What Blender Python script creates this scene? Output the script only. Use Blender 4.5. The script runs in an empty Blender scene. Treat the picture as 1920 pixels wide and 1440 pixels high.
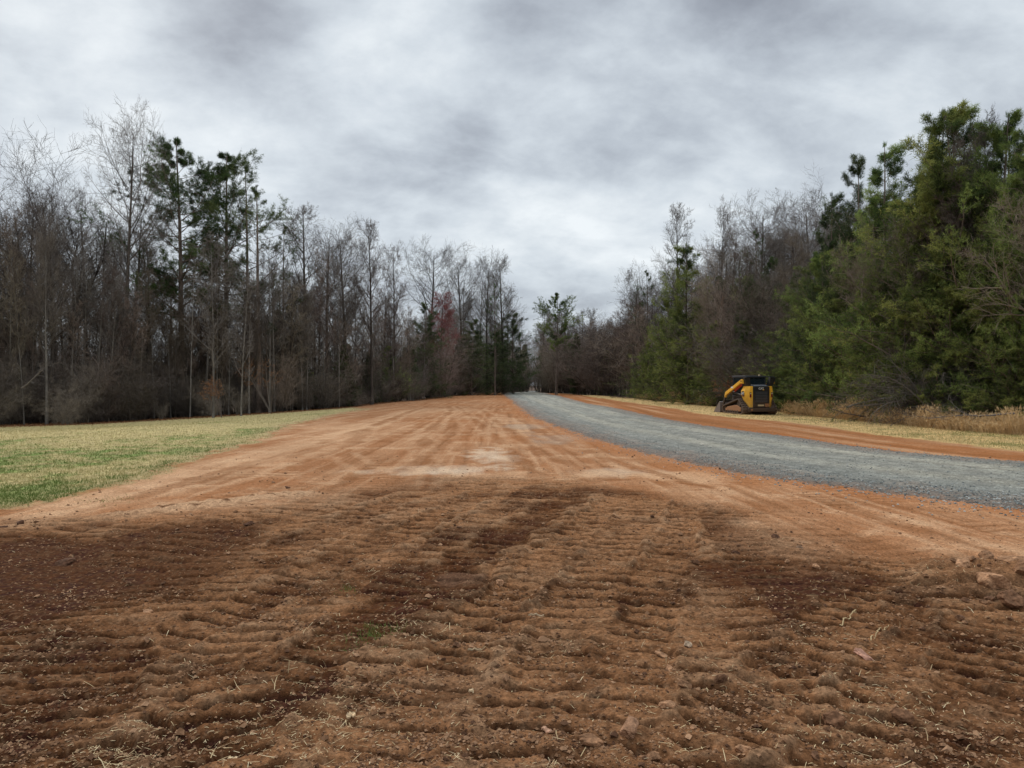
import bpy, math, random
import numpy as np
from mathutils import Vector, Matrix
R = math.radians
scene = bpy.context.scene
col = scene.collection
F32 = np.float32

# ------------------------------------------------------------------ helpers
def sstep(a, b, x):
    t = np.clip((x - a) / (b - a), 0, 1)
    return t * t * (3 - 2 * t)

_rs = np.random.RandomState(7)
_perm = _rs.permutation(4096).astype(np.int64)
_ang = _rs.rand(4096) * 2 * math.pi
_gx, _gy = np.cos(_ang).astype(F32), np.sin(_ang).astype(F32)
def noise(x, y, seed=0):
    x = np.asarray(x, dtype=np.float64) + seed * 17.31; y = np.asarray(y, dtype=np.float64) - seed * 9.73
    xi = np.floor(x).astype(np.int64); yi = np.floor(y).astype(np.int64)
    xf = (x - xi).astype(F32); yf = (y - yi).astype(F32)
    def g(ix, iy, fx, fy):
        h = _perm[(_perm[(ix + seed * 131) & 4095] + iy) & 4095]
        return _gx[h] * fx + _gy[h] * fy
    u = xf * xf * xf * (xf * (xf * 6 - 15) + 10); v = yf * yf * yf * (yf * (yf * 6 - 15) + 10)
    a = g(xi, yi, xf, yf); b = g(xi + 1, yi, xf - 1, yf)
    c = g(xi, yi + 1, xf, yf - 1); d = g(xi + 1, yi + 1, xf - 1, yf - 1)
    return ((a + (b - a) * u) * (1 - v) + (c + (d - c) * u) * v) * 1.5
def fbm(x, y, sc, oct=4, seed=0, gain=.5):
    s = 0; a = 1; t = 0
    for i in range(oct):
        s = s + a * noise(x * sc, y * sc, seed + i); t += a; a *= gain; sc *= 2.03
    return s / t

def mesh_obj(name, V, F, mat, parent=None, attrs=None, smooth=False, link=True):
    """V (n,3); F (m,k) faces of one arity, or list of such arrays"""
    V = np.asarray(V, dtype=F32)
    Fs = F if isinstance(F, list) else [F]
    Fs = [np.asarray(f, dtype=np.int32) for f in Fs if len(f)]
    me = bpy.data.meshes.new(name)
    me.vertices.add(len(V)); me.vertices.foreach_set('co', V.ravel())
    nl = sum(f.size for f in Fs); nf = sum(len(f) for f in Fs)
    me.loops.add(nl); me.loops.foreach_set('vertex_index', np.concatenate([f.ravel() for f in Fs]))
    me.polygons.add(nf)
    tot = np.concatenate([np.full(len(f), f.shape[1], dtype=np.int32) for f in Fs])
    st = np.concatenate([[0], np.cumsum(tot)[:-1]]).astype(np.int32)
    me.polygons.foreach_set('loop_start', st)
    if smooth: me.polygons.foreach_set('use_smooth', np.ones(nf, dtype=bool))
    else: me.polygons.foreach_set('use_smooth', np.zeros(nf, dtype=bool))
    me.update(calc_edges=True)
    for k, a in (attrs or {}).items():
        a = np.asarray(a, dtype=F32)
        if a.ndim == 1:
            at = me.attributes.new(k, 'FLOAT', 'POINT'); at.data.foreach_set('value', a)
        else:
            at = me.attributes.new(k, 'FLOAT_COLOR', 'POINT')
            c = np.ones((len(a), 4), dtype=F32); c[:, :3] = a; at.data.foreach_set('color', c.ravel())
    if mat: me.materials.append(mat)
    o = bpy.data.objects.new(name, me)
    if link: col.objects.link(o)
    if parent: o.parent = parent
    return o

def tag(o, label=None, cat=None, group=None, kind=None):
    if label: o['label'] = label
    if cat: o['category'] = cat
    if group: o['group'] = group
    if kind: o['kind'] = kind
    return o
def empty(name, loc=(0, 0, 0), rz=0):
    o = bpy.data.objects.new(name, None); col.objects.link(o)
    o.location = loc; o.rotation_euler = (0, 0, rz); o.empty_display_size = .3
    return o

# ------------------------------------------------------------------ camera
CH = 1.65; FPX = 1390.0
cam = bpy.data.cameras.new('camera'); camo = bpy.data.objects.new('camera', cam); col.objects.link(camo)
camo.location = (0, 0, CH); camo.rotation_euler = (R(90), 0, 0)
cam.sensor_width = 36; cam.lens = 36 * FPX / 1920; cam.clip_start = .05; cam.clip_end = 4000
scene.camera = camo

# ------------------------------------------------------------------ lie of the land
def gh(x, y):
    x = np.asarray(x, dtype=np.float64); y = np.asarray(y, dtype=np.float64)
    z = -1.0 * sstep(0, 1, (-x - 4) / 26) * sstep(15, 48, y)
    z = z - .8 * sstep(150, 260, y) + .10 * noise(x * .06, y * .06, 3) * sstep(14, 30, y)
    return z
def pw(px, py):
    """a point seen in the photograph, put on the ground"""
    Y = 20.0
    for _ in range(60):
        z = float(gh((px - 960) / FPX * Y, Y))
        Yn = (CH - z) * FPX / max(py - 720, 3)
        Y = .5 * Y + .5 * Yn
    return ((px - 960) / FPX * Y, Y)
def PW(l): return np.array([pw(*p) for p in l])
def seg_dist(x, y, P, closed=False):
    n = len(P); best = np.full(x.shape, 1e9); sarc = np.zeros(x.shape); side = np.zeros(x.shape); s0 = 0
    for i in range(n if closed else n - 1):
        a = P[i]; b = P[(i + 1) % n]; d = b - a; L = float(np.hypot(*d)) + 1e-9
        t = np.clip(((x - a[0]) * d[0] + (y - a[1]) * d[1]) / L ** 2, 0, 1)
        dx = x - a[0] - t * d[0]; dy = y - a[1] - t * d[1]; q = np.hypot(dx, dy)
        m = q < best
        best = np.where(m, q, best); sarc = np.where(m, s0 + t * L, sarc)
        side = np.where(m, (dx * d[1] - dy * d[0]) / L, side); s0 += L
    return best, sarc, side
def sd(x, y, P):
    """signed distance to a polygon, negative inside"""
    q, _, _ = seg_dist(x, y, P, True)
    ins = np.zeros(x.shape, dtype=bool); n = len(P)
    for i in range(n):
        a = P[i]; b = P[(i + 1) % n]
        c = ((a[1] > y) != (b[1] > y)) & (x < (b[0] - a[0]) * (y - a[1]) / (b[1] - a[1] + 1e-12) + a[0])
        ins ^= c
    return np.where(ins, -q, q)

LAWN_EDGE = [(-700, 1110), (-300, 1012), (0, 951), (150, 925), (280, 893), (360, 862), (480, 827), (550, 797), (650, 773), (690, 766)]
WOOD_L = np.array([[(p - 960) / FPX * Y, Y] for p, Y in
      [(-1100, 34), (-400, 40), (0, 45), (150, 48), (300, 52), (450, 55), (560, 58), (650, 63), (750, 76), (830, 98), (880, 118), (985, 150), (990, 200)]])
WOOD_R = np.array([[(p - 960) / FPX * Y, Y] for p, Y in
      [(1006, 200), (1010, 140), (1100, 112), (1200, 84), (1330, 58), (1400, 50), (1480, 43.5), (1600, 36), (1750, 30.5), (1900, 27), (2300, 20), (3400, 14)]])
lawnP = np.vstack([PW(LAWN_EDGE), WOOD_L[:8][::-1]])
roadL = [(938, 735.5), (960, 752), (985, 772), (1000, 783), (1050, 802), (1120, 826), (1200, 848), (1300, 871), (1400, 890), (1500, 905), (1600, 918), (1700, 930), (1800, 943), (1920, 956), (2300, 990), (3200, 1060)]
roadR = [(1003, 732.5), (1030, 739), (1070, 748), (1150, 765), (1250, 787), (1330, 800), (1400, 809), (1500, 822), (1600, 838), (1700, 850), (1800, 858), (1920, 868), (2300, 900), (3200, 950)]
roadP = np.vstack([[[2.2, 205]], PW(roadL), PW(roadR)[::-1], [[5.6, 205]]])
vergeE = [(1022, 732.5), (1100, 742.5), (1200, 757), (1300, 773), (1340, 780), (1450, 789), (1530, 799), (1626, 812), (1760, 829), (1920, 846), (2300, 880), (3200, 930)]
vergeP = np.vstack([PW(vergeE), WOOD_R[:0:-1]])
woodLP = np.vstack([WOOD_L, [[-900, 600], [-900, 30]]])
woodRP = np.vstack([WOOD_R, [[900, 10], [900, 600]]])

# ------------------------------------------------------------------ ground sheets
def green_spots(x, y):
    s = -.42 * np.ones(x.shape)
    for px, py, rx, ry, a in ((40, 893, 3.2, 2.6, .75), (170, 868, 3.5, 2.5, .5), (-250, 930, 5, 3, .6), (300, 848, 4, 4, .35), (470, 812, 3.5, 4, .5), (560, 795, 3, 4, .4), (60, 940, 1.0, .8, .5), (200, 835, 5, 4, .3)):
        c = pw(px, py); s = s + .72 * a * np.exp(-((x - c[0]) / rx) ** 2 - ((y - c[1]) / ry) ** 2)
    return s
def ground_fields(x, y):
    n = x.shape
    z = gh(x, y)
    nz1 = fbm(x, y, .35, 4, 11); nz2 = fbm(x, y, 1.7, 4, 21); nz3 = fbm(x, y, 6.0, 3, 31)
    wob = .35 * nz1 + .18 * nz2 + .06 * nz3
    far = np.clip(y / 25, .35, 3)
    d_lawn = sd(x, y, lawnP) + (wob * 1.5 + .55 * nz2 + .2 * nz3) * far
    d_road = sd(x, y, roadP) + (.22 * nz2 + .14 * nz3) * np.clip(y / 20, .5, 2)
    d_verge = sd(x, y, vergeP) + wob * .9 * far
    d_wl = np.minimum(sd(x, y, woodLP) + wob * 2.0, 196 - y); d_wr = sd(x, y, woodRP) + wob * 1.6
    # ---- rough foreground
    rough_line = PW([(-900, 1010), (0, 985), (300, 960), (560, 922), (780, 903), (1100, 905), (1300, 930), (1420, 960), (1650, 1035), (1920, 1050), (2600, 1060)])
    roughP = np.vstack([rough_line, [[12, 0.2], [-9, 0.2]]])
    d_r = sd(x, y, roughP) + 1.6 * nz1 + .7 * nz2
    rough = sstep(.9, -1.2, d_r)
    dry = np.array([.375, .182, .085]); orange = np.array([.325, .150, .070]); tan = np.array([.52, .325, .190])
    red = np.array([.28, .105, .036]); moist_shade = np.array([.066, .024, .0095]); mid = np.array([.185, .076, .030])  # darkest tone: damp soil, and the shade painted into grooves and hollows
    C = np.zeros(n + (3,)) + orange
    def mix(c, m):
        nonlocal C
        m = np.clip(m, 0, 1)[..., None]; C = C * (1 - m) + np.asarray(c) * m
    # streaks of travel in the graded dirt: along lines that run up the pad to its far end
    vx, vy = pw(880, 741)
    ang = (x - vx * .55 - .0006 * (y - 20) ** 2) / (np.maximum(130 - y, 8)) * 60
    lat = x - .10 * y
    st = fbm(ang * 2.0, y * .045, 1.0, 5, 41, .62)
    st2 = fbm(ang * 7.5, y * .12, 1.0, 4, 51, .62)
    mix(tan, sstep(-.05, .5, st) * .45); mix(red, sstep(.0, .6, -st) * .5)
    mot = fbm(x, y, .9, 5, 57, .65); mix(tan * 1.05, sstep(.05, .4, mot) * .5); mix(mid * 1.2, sstep(.05, .42, -mot) * .55)
    fr_ = np.minimum((y + .2 * noise(x, y * .6, 58)) % .26, .26 - (y + .2 * noise(x, y * .6, 58)) % .26); mix(mid, np.exp(-(fr_ / .05) ** 2) * sstep(-.1, .3, noise(x * .7, y * .5, 59)) * sstep(34, 12, y) * .75)
    mix(tan, sstep(.05, .4, st2) * .42); mix(mid, sstep(.05, .4, -st2) * .62)
    mix(tan * .92, sstep(.05, .5, nz1) * .3)
    mix(red * 1.1, sstep(55, 100, y) * .30)
    mix(red * 1.15, sstep(.1, .5, fbm(x, y, .16, 3, 55)) * .4)
    def blob(px, py, rx, ry, c, a, sd_=61, frq=.9):
        # a patch with ragged edge, radii in metres
        nonlocal C
        cx, cy = pw(px, py)
        q = np.hypot((x - cx) / rx, (y - cy) / ry) + 1.3 * fbm(x, y * .6, frq, 4, sd_) + .5 * st2
        mix(c, sstep(1.25, .3, q) * a * .8)
    # pale tracks on the left of the pad
    for pl, w, a in (([(30, 985), (230, 925), (420, 870), (560, 835), (700, 800)], .75, .75), ([(120, 945), (350, 880), (520, 835), (680, 795), (760, 770)], .5, .5),
                     ([(330, 925), (480, 880), (620, 840), (760, 800)], .6, .55), ([(600, 900), (720, 850), (800, 810), (860, 770)], .5, .3)):
        q, s, _ = seg_dist(x, y, PW(pl)); mix(tan * 1.08, sstep(w, w * .2, q + .7 * nz2 * .5 + .5 * nz1) * a * (.6 + .8 * nz2))
    pale = np.array([.60, .47, .34]); grey = np.array([.33, .285, .225])
    blob(790, 882, .9, .8, pale, .55, 61, 1.8); blob(870, 880, .8, .7, pale, .55, 62, 1.8); blob(930, 895, .8, .7, tan * 1.1, .7, 63)
    blob(915, 850, .5, 1.6, pale * 1.05, .65, 64, 2.2); blob(940, 862, .5, 1.2, pale, .5, 74, 2.0); blob(1160, 885, .9, .7, pale * .9, .5, 65); blob(1240, 892, 1.5, .8, tan * 1.1, .7, 66)
    blob(980, 800, 1.0, 3.4, grey, .5, 67, .7); blob(1040, 822, 1.0, 2.4, grey, .5, 68, .7)
    blob(640, 800, 1.8, 4, tan * 1.1, .5, 70); blob(800, 770, 2.5, 8, tan, .45, 71, .3)
    for i_, (pl, w) in enumerate((([(760, 884), (826, 840), (850, 800), (842, 762)], .30), ([(1010, 892), (962, 850), (905, 800), (856, 762)], .28), ([(1150, 900), (1015, 850), (945, 800), (902, 768)], .30), ([(400, 905), (560, 852), (700, 800), (800, 762)], .35),
                                  ([(820, 902), (790, 860), (800, 810), (852, 766)], .28), ([(700, 890), (640, 850), (690, 805), (780, 768)], .3), ([(1330, 915), (1160, 868), (1040, 822), (960, 780)], .3), ([(250, 935), (420, 885), (590, 835), (720, 790)], .3))):
        q, s, _ = seg_dist(x, y, PW(pl)); q = q + .12 * nz2 + .25 * nz1
        mk = sstep(w * .8, w * .35, q) * np.clip(.6 + 1.2 * noise(x * .5, y * .3, 400 + i_), 0, 1)
        mix(mid * 1.15, mk * .42); mix(mid * .9, mk * (np.sin(s * 30) > .2) * sstep(26, 12, y) * .4); mix(tan * 1.05, sstep(.16, .05, np.abs(q - w)) * .35 * (.5 + nz2))
    # ruts of the graded pad
    relief = .022 * fbm(x, y, 1.4, 4, 56) * (1 - rough) * sstep(90, 10, y) + .016 * st2 * (1 - rough) * sstep(140, 12, y) + .010 * nz3 + .012 * nz2 * (1 - rough)
    # loose berm of chewed dirt between pale track and dark patch
    bq, bs, bside = seg_dist(x, y, PW([(-200, 1040), (30, 993), (180, 975), (330, 955), (480, 936), (560, 928)]))
    bm = sstep(.42, .12, bq + .1 * nz3)
    relief += bm * (.035 + .05 * np.abs(noise(x * 4.2, y * 4.2, 71)) + .03 * nz3)
    mix(tan * .92, bm * .7); mix(moist_shade * 1.4, bm * sstep(.15, .5, nz3) * .9)
    # ---- foreground: tracked ground
    pz = z + relief
    H = .018 * fbm(x, y, 2.3, 3, 81) + .014 * fbm(x, y, 7, 4, 85, .6)
    billow = np.abs(noise(x * 9.5, y * 9.5, 91)); billow2 = np.abs(noise(x * 21, y * 21, 92))
    H += (.030 * (.3 - billow) + .014 * (.3 - billow2)) * (.25 + 1.2 * np.clip(nz2, 0, 1))
    def groove(s, lat, pitch, seed, wid=.020, rag=.022):
        s = s + rag * noise(lat * 3.2, s * 3.2, seed) * 2 + rag * .7 * noise(lat * 11, s * 11, seed + 1)
        ph = (s / pitch); k = np.floor(ph); f = ph - k
        d = np.minimum(f, 1 - f) * pitch
        jit = .5 + .5 * np.sin(k * 12.9898 + seed) ; wv = wid * (.75 + .7 * jit)
        g = np.exp(-(d / wv) ** 3)
        bulge = np.sin(math.pi * f) ** .35
        return g * (.6 + .4 * jit), bulge
    # side by side track lanes over the whole tracked ground
    xi_ = x - .27 * (y - 3) * sstep(6, -2, x) + .22 * noise(x * .35, y * .22, 95) + .05 * noise(x * 1.7, y * 1.7, 94)
    lk = np.floor(xi_ / .50); lf_ = xi_ / .50 - lk
    rk = np.abs(np.sin(lk * 78.233 + 1.3) * 43758.5453) % 1.0
    gw = y + rk * 3.1 + .10 * (rk - .5) * (lf_ - .5) * 4 + .05 * noise(x * .9, y * .9, 96) + .16 * x
    yt = np.linspace(0, 40, 4001); ph_t = np.concatenate([[0], np.cumsum(.01 / (.19 + .11 * sstep(4, 8.5, yt[:-1])))]) * .185
    gw = np.interp(gw, yt, ph_t)
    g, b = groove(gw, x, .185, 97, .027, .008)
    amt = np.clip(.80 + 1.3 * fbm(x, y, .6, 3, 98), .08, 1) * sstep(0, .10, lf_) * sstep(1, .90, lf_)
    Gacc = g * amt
    seam = np.exp(-(np.minimum(lf_, 1 - lf_) / .07) ** 2) * np.clip(.3 + 1.2 * noise(x * .8, y * .8, 99), 0, 1)
    H += amt * (-.072 * g + .022 * b) + seam * (.026 + .015 * noise(x * 6, y * 6, 93)) * .7
    lane_wet = (rk - .5) * .5
    wet = np.clip(.57 + lane_wet + 1.4 * fbm(x, y, .55, 4, 101) + .6 * nz2, 0, 1) * .78
    lanes = [  # px polyline, width, pitch, depth, wetness
        ([(330, 1440), (640, 1200), (860, 1060), (1000, 975), (1090, 925)], .50, .25, .050, .85),
        ([(-100, 1440), (300, 1210), (560, 1090), (730, 1010), (860, 950), (930, 915)], .48, .25, .042, .45),
        ([(330, 1140), (480, 1060), (600, 1000), (720, 950), (800, 922)], .48, .25, .040, .5),
        ([(560, 1700), (760, 1330), (900, 1170), (1020, 1060), (1130, 960), (1180, 925)], .46, .25, .038, .15),
        ([(930, 1700), (1010, 1330), (1090, 1130), (1150, 1030), (1230, 930)], .55, .25, .045, .12),
        ([(1120, 1500), (1180, 1250), (1230, 1100), (1270, 1000), (1300, 930)], .45, .25, .042, .35),
        ([(1500, 1120), (1420, 1060), (1370, 1000), (1350, 950)], .60, .21, .055, .75),
        ([(1130, 1640), (1340, 1380), (1480, 1260), (1600, 1180), (1720, 1120)], .50, .21, .060, .40),
        ([(1500, 1640), (1600, 1400), (1700, 1270), (1790, 1180)], .50, .21, .055, .35),
        ([(1850, 1700), (1840, 1400), (1850, 1240), (1870, 1140)], .50, .20, .055, .55),
        ([(1560, 1200), (1600, 1120), (1680, 1060), (1700, 1030)], .45, .20, .04, .3),
        ([(60, 1750), (100, 1400), (160, 1250), (240, 1150)], .62, .21, .050, .65),
        ([(480, 1750), (420, 1400), (430, 1270), (470, 1190)], .50, .20, .040, .5)]
    for i, (pl, w, pitch, dep, wt) in enumerate(lanes):
        P = PW(pl)
        bb = (x > P[:, 0].min() - 1) & (x < P[:, 0].max() + 1) & (y > P[:, 1].min() - 1) & (y < P[:, 1].max() + 1)
        if not bb.any(): continue
        xb, yb = x[bb], y[bb]
        q, s, side = seg_dist(xb, yb, P)
        q = q + .11 * noise(xb * 2.2, yb * 2.2, 110 + i) + .02 * noise(xb * 12, yb * 12, 111 + i)
        tot = float(np.hypot(*np.diff(P, axis=0).T).sum())
        m = sstep(w / 2 + .03, w / 2 - .05, q) * sstep(0, .25, s) * sstep(tot, tot - .6, s)
        g, b = groove(s + .12 * side * (1 if i % 2 else -1), side, pitch, 120 + i * 3, .024)
        brk = np.clip(.95 + .9 * noise(xb * 1.3, yb * 1.3, 130 + i), .3, 1)
        Hl = -.024 - dep * 1.35 * g * brk + dep * .5 * b * brk + .010 * noise(xb * 14, yb * 14, 140) + .35 * H[bb]
        berm = .018 * np.exp(-((q - w / 2 - .04) / .05) ** 2) * (.6 + .8 * noise(xb * 5, yb * 5, 150 + i)) * sstep(0, .25, s) * sstep(tot, tot - .6, s)
        H[bb] = H[bb] * (1 - m) + Hl * m + berm
        wet[bb] = wet[bb] * (1 - m * .8) + m * .8 * (wt + .5 * nz2[bb])
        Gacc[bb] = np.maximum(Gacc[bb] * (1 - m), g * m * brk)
    # smooth dark patches
    dark1 = PW([(-700, 1080), (-150, 1020), (20, 1003), (120, 1010), (200, 1012), (240, 990), (330, 985), (440, 978), (488, 990), (480, 1020), (430, 1050), (390, 1085), (300, 1120), (150, 1150), (0, 1180), (-500, 1300)])
    dd = sd(x, y, dark1) + .35 * nz1 + .28 * nz2 + .06 * nz3
    dm = sstep(.12, -.15, dd) * np.clip(.75 + 1.2 * nz1 + .3 * nz2, .25, 1)
    dmm = sstep(.9, -.5, dd)
    H = H * (1 - .88 * np.maximum(dm, .55 * dmm)) - .03 * dm
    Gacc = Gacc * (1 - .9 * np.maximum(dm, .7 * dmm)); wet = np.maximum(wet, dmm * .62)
    cx, cy = pw(1470, 1080)
    q2 = np.hypot((x - cx) / .95, (y - cy) / .75) + .3 * nz2
    H = H * (1 - .6 * sstep(1.1, .6, q2)); wet = np.maximum(wet, sstep(1.3, .6, q2) * .85)
    # heap of lumps at the right edge
    cx, cy = pw(1880, 1090)
    hq = np.hypot((x - cx) / .9, (y - cy) / .55)
    mound = sstep(1.25, .2, hq + .2 * nz2)
    H += mound * (.13 + .07 * nz2 + .05 * (.3 - billow))
    z = z + relief * (1 - rough) + H * rough
    # foreground colour
    Cf = np.zeros(n + (3,)) + dry
    def mf(c, m):
        nonlocal Cf
        m = np.clip(m, 0, 1)[..., None]; Cf = Cf * (1 - m) + np.asarray(c) * m
    mf(orange * .8, sstep(0, .5, nz1) * .4); mf(tan * .8, sstep(.0, .5, fbm(x, y, 1.1, 3, 161)) * .3)
    mf(mid, wet * .8); mf(moist_shade * 1.2, sstep(.34, .85, wet) * .9)
    mf(red * .75, sstep(.1, .6, fbm(x, y, .8, 3, 171)) * .35 * wet)
    mf(moist_shade * .7, Gacc * 1.0)  # groove colour darkened: damp soil plus painted occlusion shade
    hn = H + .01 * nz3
    mf(tan * .75, sstep(.004, .035, hn) * .5 * (1 - .6 * wet)); mf(moist_shade, sstep(-.005, -.045, hn) * .6)  # dry tops lighter, damp hollows darker; relief shading also painted into the colour
    mf(moist_shade * 1.1, sstep(.02, .38, fbm(x, y, 2.6, 4, 172)) * .5); mf(tan * .85, sstep(.1, .45, fbm(x, y * 1.6, 3.4, 4, 174)) * .35 * (1 - .6 * wet)); mf(moist_shade, sstep(.2, .6, noise(x * 17, y * 17, 173)) * .4)
    mf(np.array([.088, .034, .015]) * (1 + .5 * nz3 + .4 * noise(x * 14, y * 14, 176))[..., None], dm * .93)
    mf(tan * .8, sstep(.25, .55, noise(x * 30, y * 30, 181)) * .25)
    mf(dry * 1.25, mound * .55); mf(np.array([.30, .15, .085]), sstep(.9, .4, q2) * sstep(-.1, .3, nz2) * .35)
    gl = pw(860, 1085); q3 = np.hypot((x - gl[0]) / .28, (y - gl[1]) / .3) + .3 * nz3
    mf(np.array([.20, .115, .075]), sstep(1.1, .5, q3) * .5)
    Cf = Cf * (.60 + .22 * sstep(4, 13, y))[..., None]
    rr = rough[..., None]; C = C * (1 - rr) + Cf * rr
    # ---- gravel
    gr = np.zeros(n + (3,)) + np.array([.262, .262, .228])
    c_l, s_l, _ = seg_dist(x, y, PW(roadL)); c_r, _, _ = seg_dist(x, y, PW(roadR))
    u = c_l / (c_l + c_r + 1e-6)
    tr = 1.3 * np.exp(-((u - .40) / .08) ** 2) + 1.3 * np.exp(-((u - .72) / .08) ** 2) + .6 * np.exp(-((u - .56) / .05) ** 2)
    k = np.clip(tr * (.7 + nz1), 0, 1)[..., None] * .8
    gr = gr * (1 - k) + np.array([.42, .39, .31]) * k
    k = (sstep(.16, .05, u + .03 * nz2) * .5)[..., None]; gr = gr * (1 - k) + np.array([.165, .175, .165]) * k
    gs = fbm(u * 26, (s_l) * .12, 1.0, 4, 203); gr *= (1 + .45 * gs)[..., None]
    gr *= (1 + .35 * nz2 + .3 * nz3 + .25 * noise(x * 16, y * 16, 201))[..., None]
    k = np.maximum(sstep(-.32, -.02, d_road + .18 * nz3 + .12 * nz2) * .7, sstep(-1.4, -.1, d_road + .9 * nz2 + .5 * nz1) * .38)[..., None]
    gr = gr * (1 - k) + orange * .8 * k
    m = sstep(.02, -.02, d_road)[..., None]; C = C * (1 - m) + gr * m
    spill = sstep(.5, .0, d_road) * sstep(.0, .35, noise(x * 9, y * 9, 202)) * (d_road > 0)
    mix(np.array([.24, .25, .24]), spill * .6)
    z = z + .05 * sstep(.12, -.35, d_road) + .012 * noise(x * 7, y * 7, 205) * sstep(.1, -.1, d_road)
    # dirt beside the road is redder
    mix(red * 1.25, sstep(1.1, .1, d_road) * (d_road > 0) * .5)
    dmid = sd(x, y, np.vstack([PW(roadR), PW(vergeE)[::-1]])) + .3 * nz2
    mix(red * 1.1, sstep(.2, -.5, dmid) * .55 * (d_road > 0)); mix(mid, sstep(.2, -.5, dmid) * sstep(.1, .5, st2) * .5 * (d_road > 0))
    uu = seg_dist(x, y, PW(vergeE))[0]; ss2 = fbm(uu * 1.6, x * .10 + y * .05, 1.0, 4, 207)
    dm2 = sstep(.2, -.5, dmid) * (d_road > 0); mix(tan * .9, dm2 * sstep(.05, .4, ss2) * .6); mix(mid * 1.1, dm2 * sstep(.05, .4, -ss2) * .6)
    # ---- lawn
    lw = np.zeros(n + (3,)) + np.array([.43, .34, .155])
    bright = np.array([.125, .195, .040]); olive = np.array([.20, .20, .065])
    gm = 1.1 * fbm(x * 1.0, y * .55, .33, 4, 211) + 1.0 * nz2 + green_spots(x, y)
    k1 = sstep(-.18, .30, gm )[..., None]
    lw = lw * (1 - .72 * k1) + olive * .72 * k1
    k2 = (sstep(.08, .5, gm - .12) * sstep(60, 35, y))[..., None]
    lw = lw * (1 - .85 * k2) + bright * .85 * k2
    lw *= (1 + .45 * nz3 + .4 * nz2)[..., None]
    kk = sstep(-1.3, .1, d_lawn + .5 * nz2)[..., None] * .6; lw = lw * (1 - kk) + np.array([.36, .25, .13]) * kk
    kd = sstep(-6.5, -1.0, d_wl * 0 + sd(x, y, woodLP) * -1)[..., None] * .0
    m = sstep(.25, -.25, d_lawn + .2 * nz3)[..., None]; C = C * (1 - m) + lw * m
    # ---- verge
    vg = np.zeros(n + (3,)) + np.array([.50, .335, .145])
    k = sstep(.0, .5, fbm(x, y, .45, 3, 221))[..., None] * .55; vg = vg * (1 - k) + np.array([.17, .17, .055]) * k
    vg *= (1 + .4 * nz3 + .35 * nz2)[..., None]
    m = sstep(.2, -.2, d_verge + .2 * nz3)[..., None]; C = C * (1 - m) + vg * m
    # ---- leaf litter
    lf = np.zeros(n + (3,)) + np.array([.085, .052, .034])
    lf *= (1 + .5 * nz3 + .4 * nz2)[..., None]
    m = np.maximum(sstep(.9, -.7, d_wl), sstep(.5, -.5, d_wr))[..., None]
    C = C * (1 - m) + lf * m
    z = z + .02 * nz2 * m[..., 0]
    # dirt pile pushed against the wood at far left of the pad
    zone = np.zeros(n, dtype=int)
    zone[d_verge < 0] = 3; zone[d_lawn < 0] = 2; zone[d_road < 0] = 1
    zone[(np.minimum(d_wl, d_wr) < -.2) & (d_road > 0)] = 4
    C = np.clip(C, .012, .85)
    return z, C, zone, rough

def rows():
    Y = [1.0]
    while Y[-1] < 2.4: Y.append(Y[-1] * 1.006)
    while Y[-1] < 10: Y.append(Y[-1] * 1.0021)
    while Y[-1] < 14: Y.append(Y[-1] * 1.0031)
    while Y[-1] < 60: Y.append(Y[-1] * 1.0062)
    while Y[-1] < 220: Y.append(Y[-1] * 1.012)
    while Y[-1] < 900: Y.append(Y[-1] * 1.08)
    return np.array(Y)
ys = rows()
ts = [0.0]
while ts[-1] < .86: ts.append(ts[-1] + .0023)
while ts[-1] < 4: ts.append(ts[-1] * 1.02)
ts = np.array([-t for t in ts[:0:-1]] + ts)
GX = (ts[None, :] * ys[:, None]); GY = np.repeat(ys[:, None], len(ts), 1)
gz, gC, gzone, grough = ground_fields(GX, GY)
nr, nc = GX.shape
idx = np.arange(nr * nc).reshape(nr, nc)
quads = np.stack([idx[:-1, :-1], idx[:-1, 1:], idx[1:, 1:], idx[1:, :-1]], -1).reshape(-1, 4)
fz = gzone[:-1, :-1].reshape(-1)
allV = np.stack([GX, GY, gz], -1).reshape(-1, 3); allC = gC.reshape(-1, 3)

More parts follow.
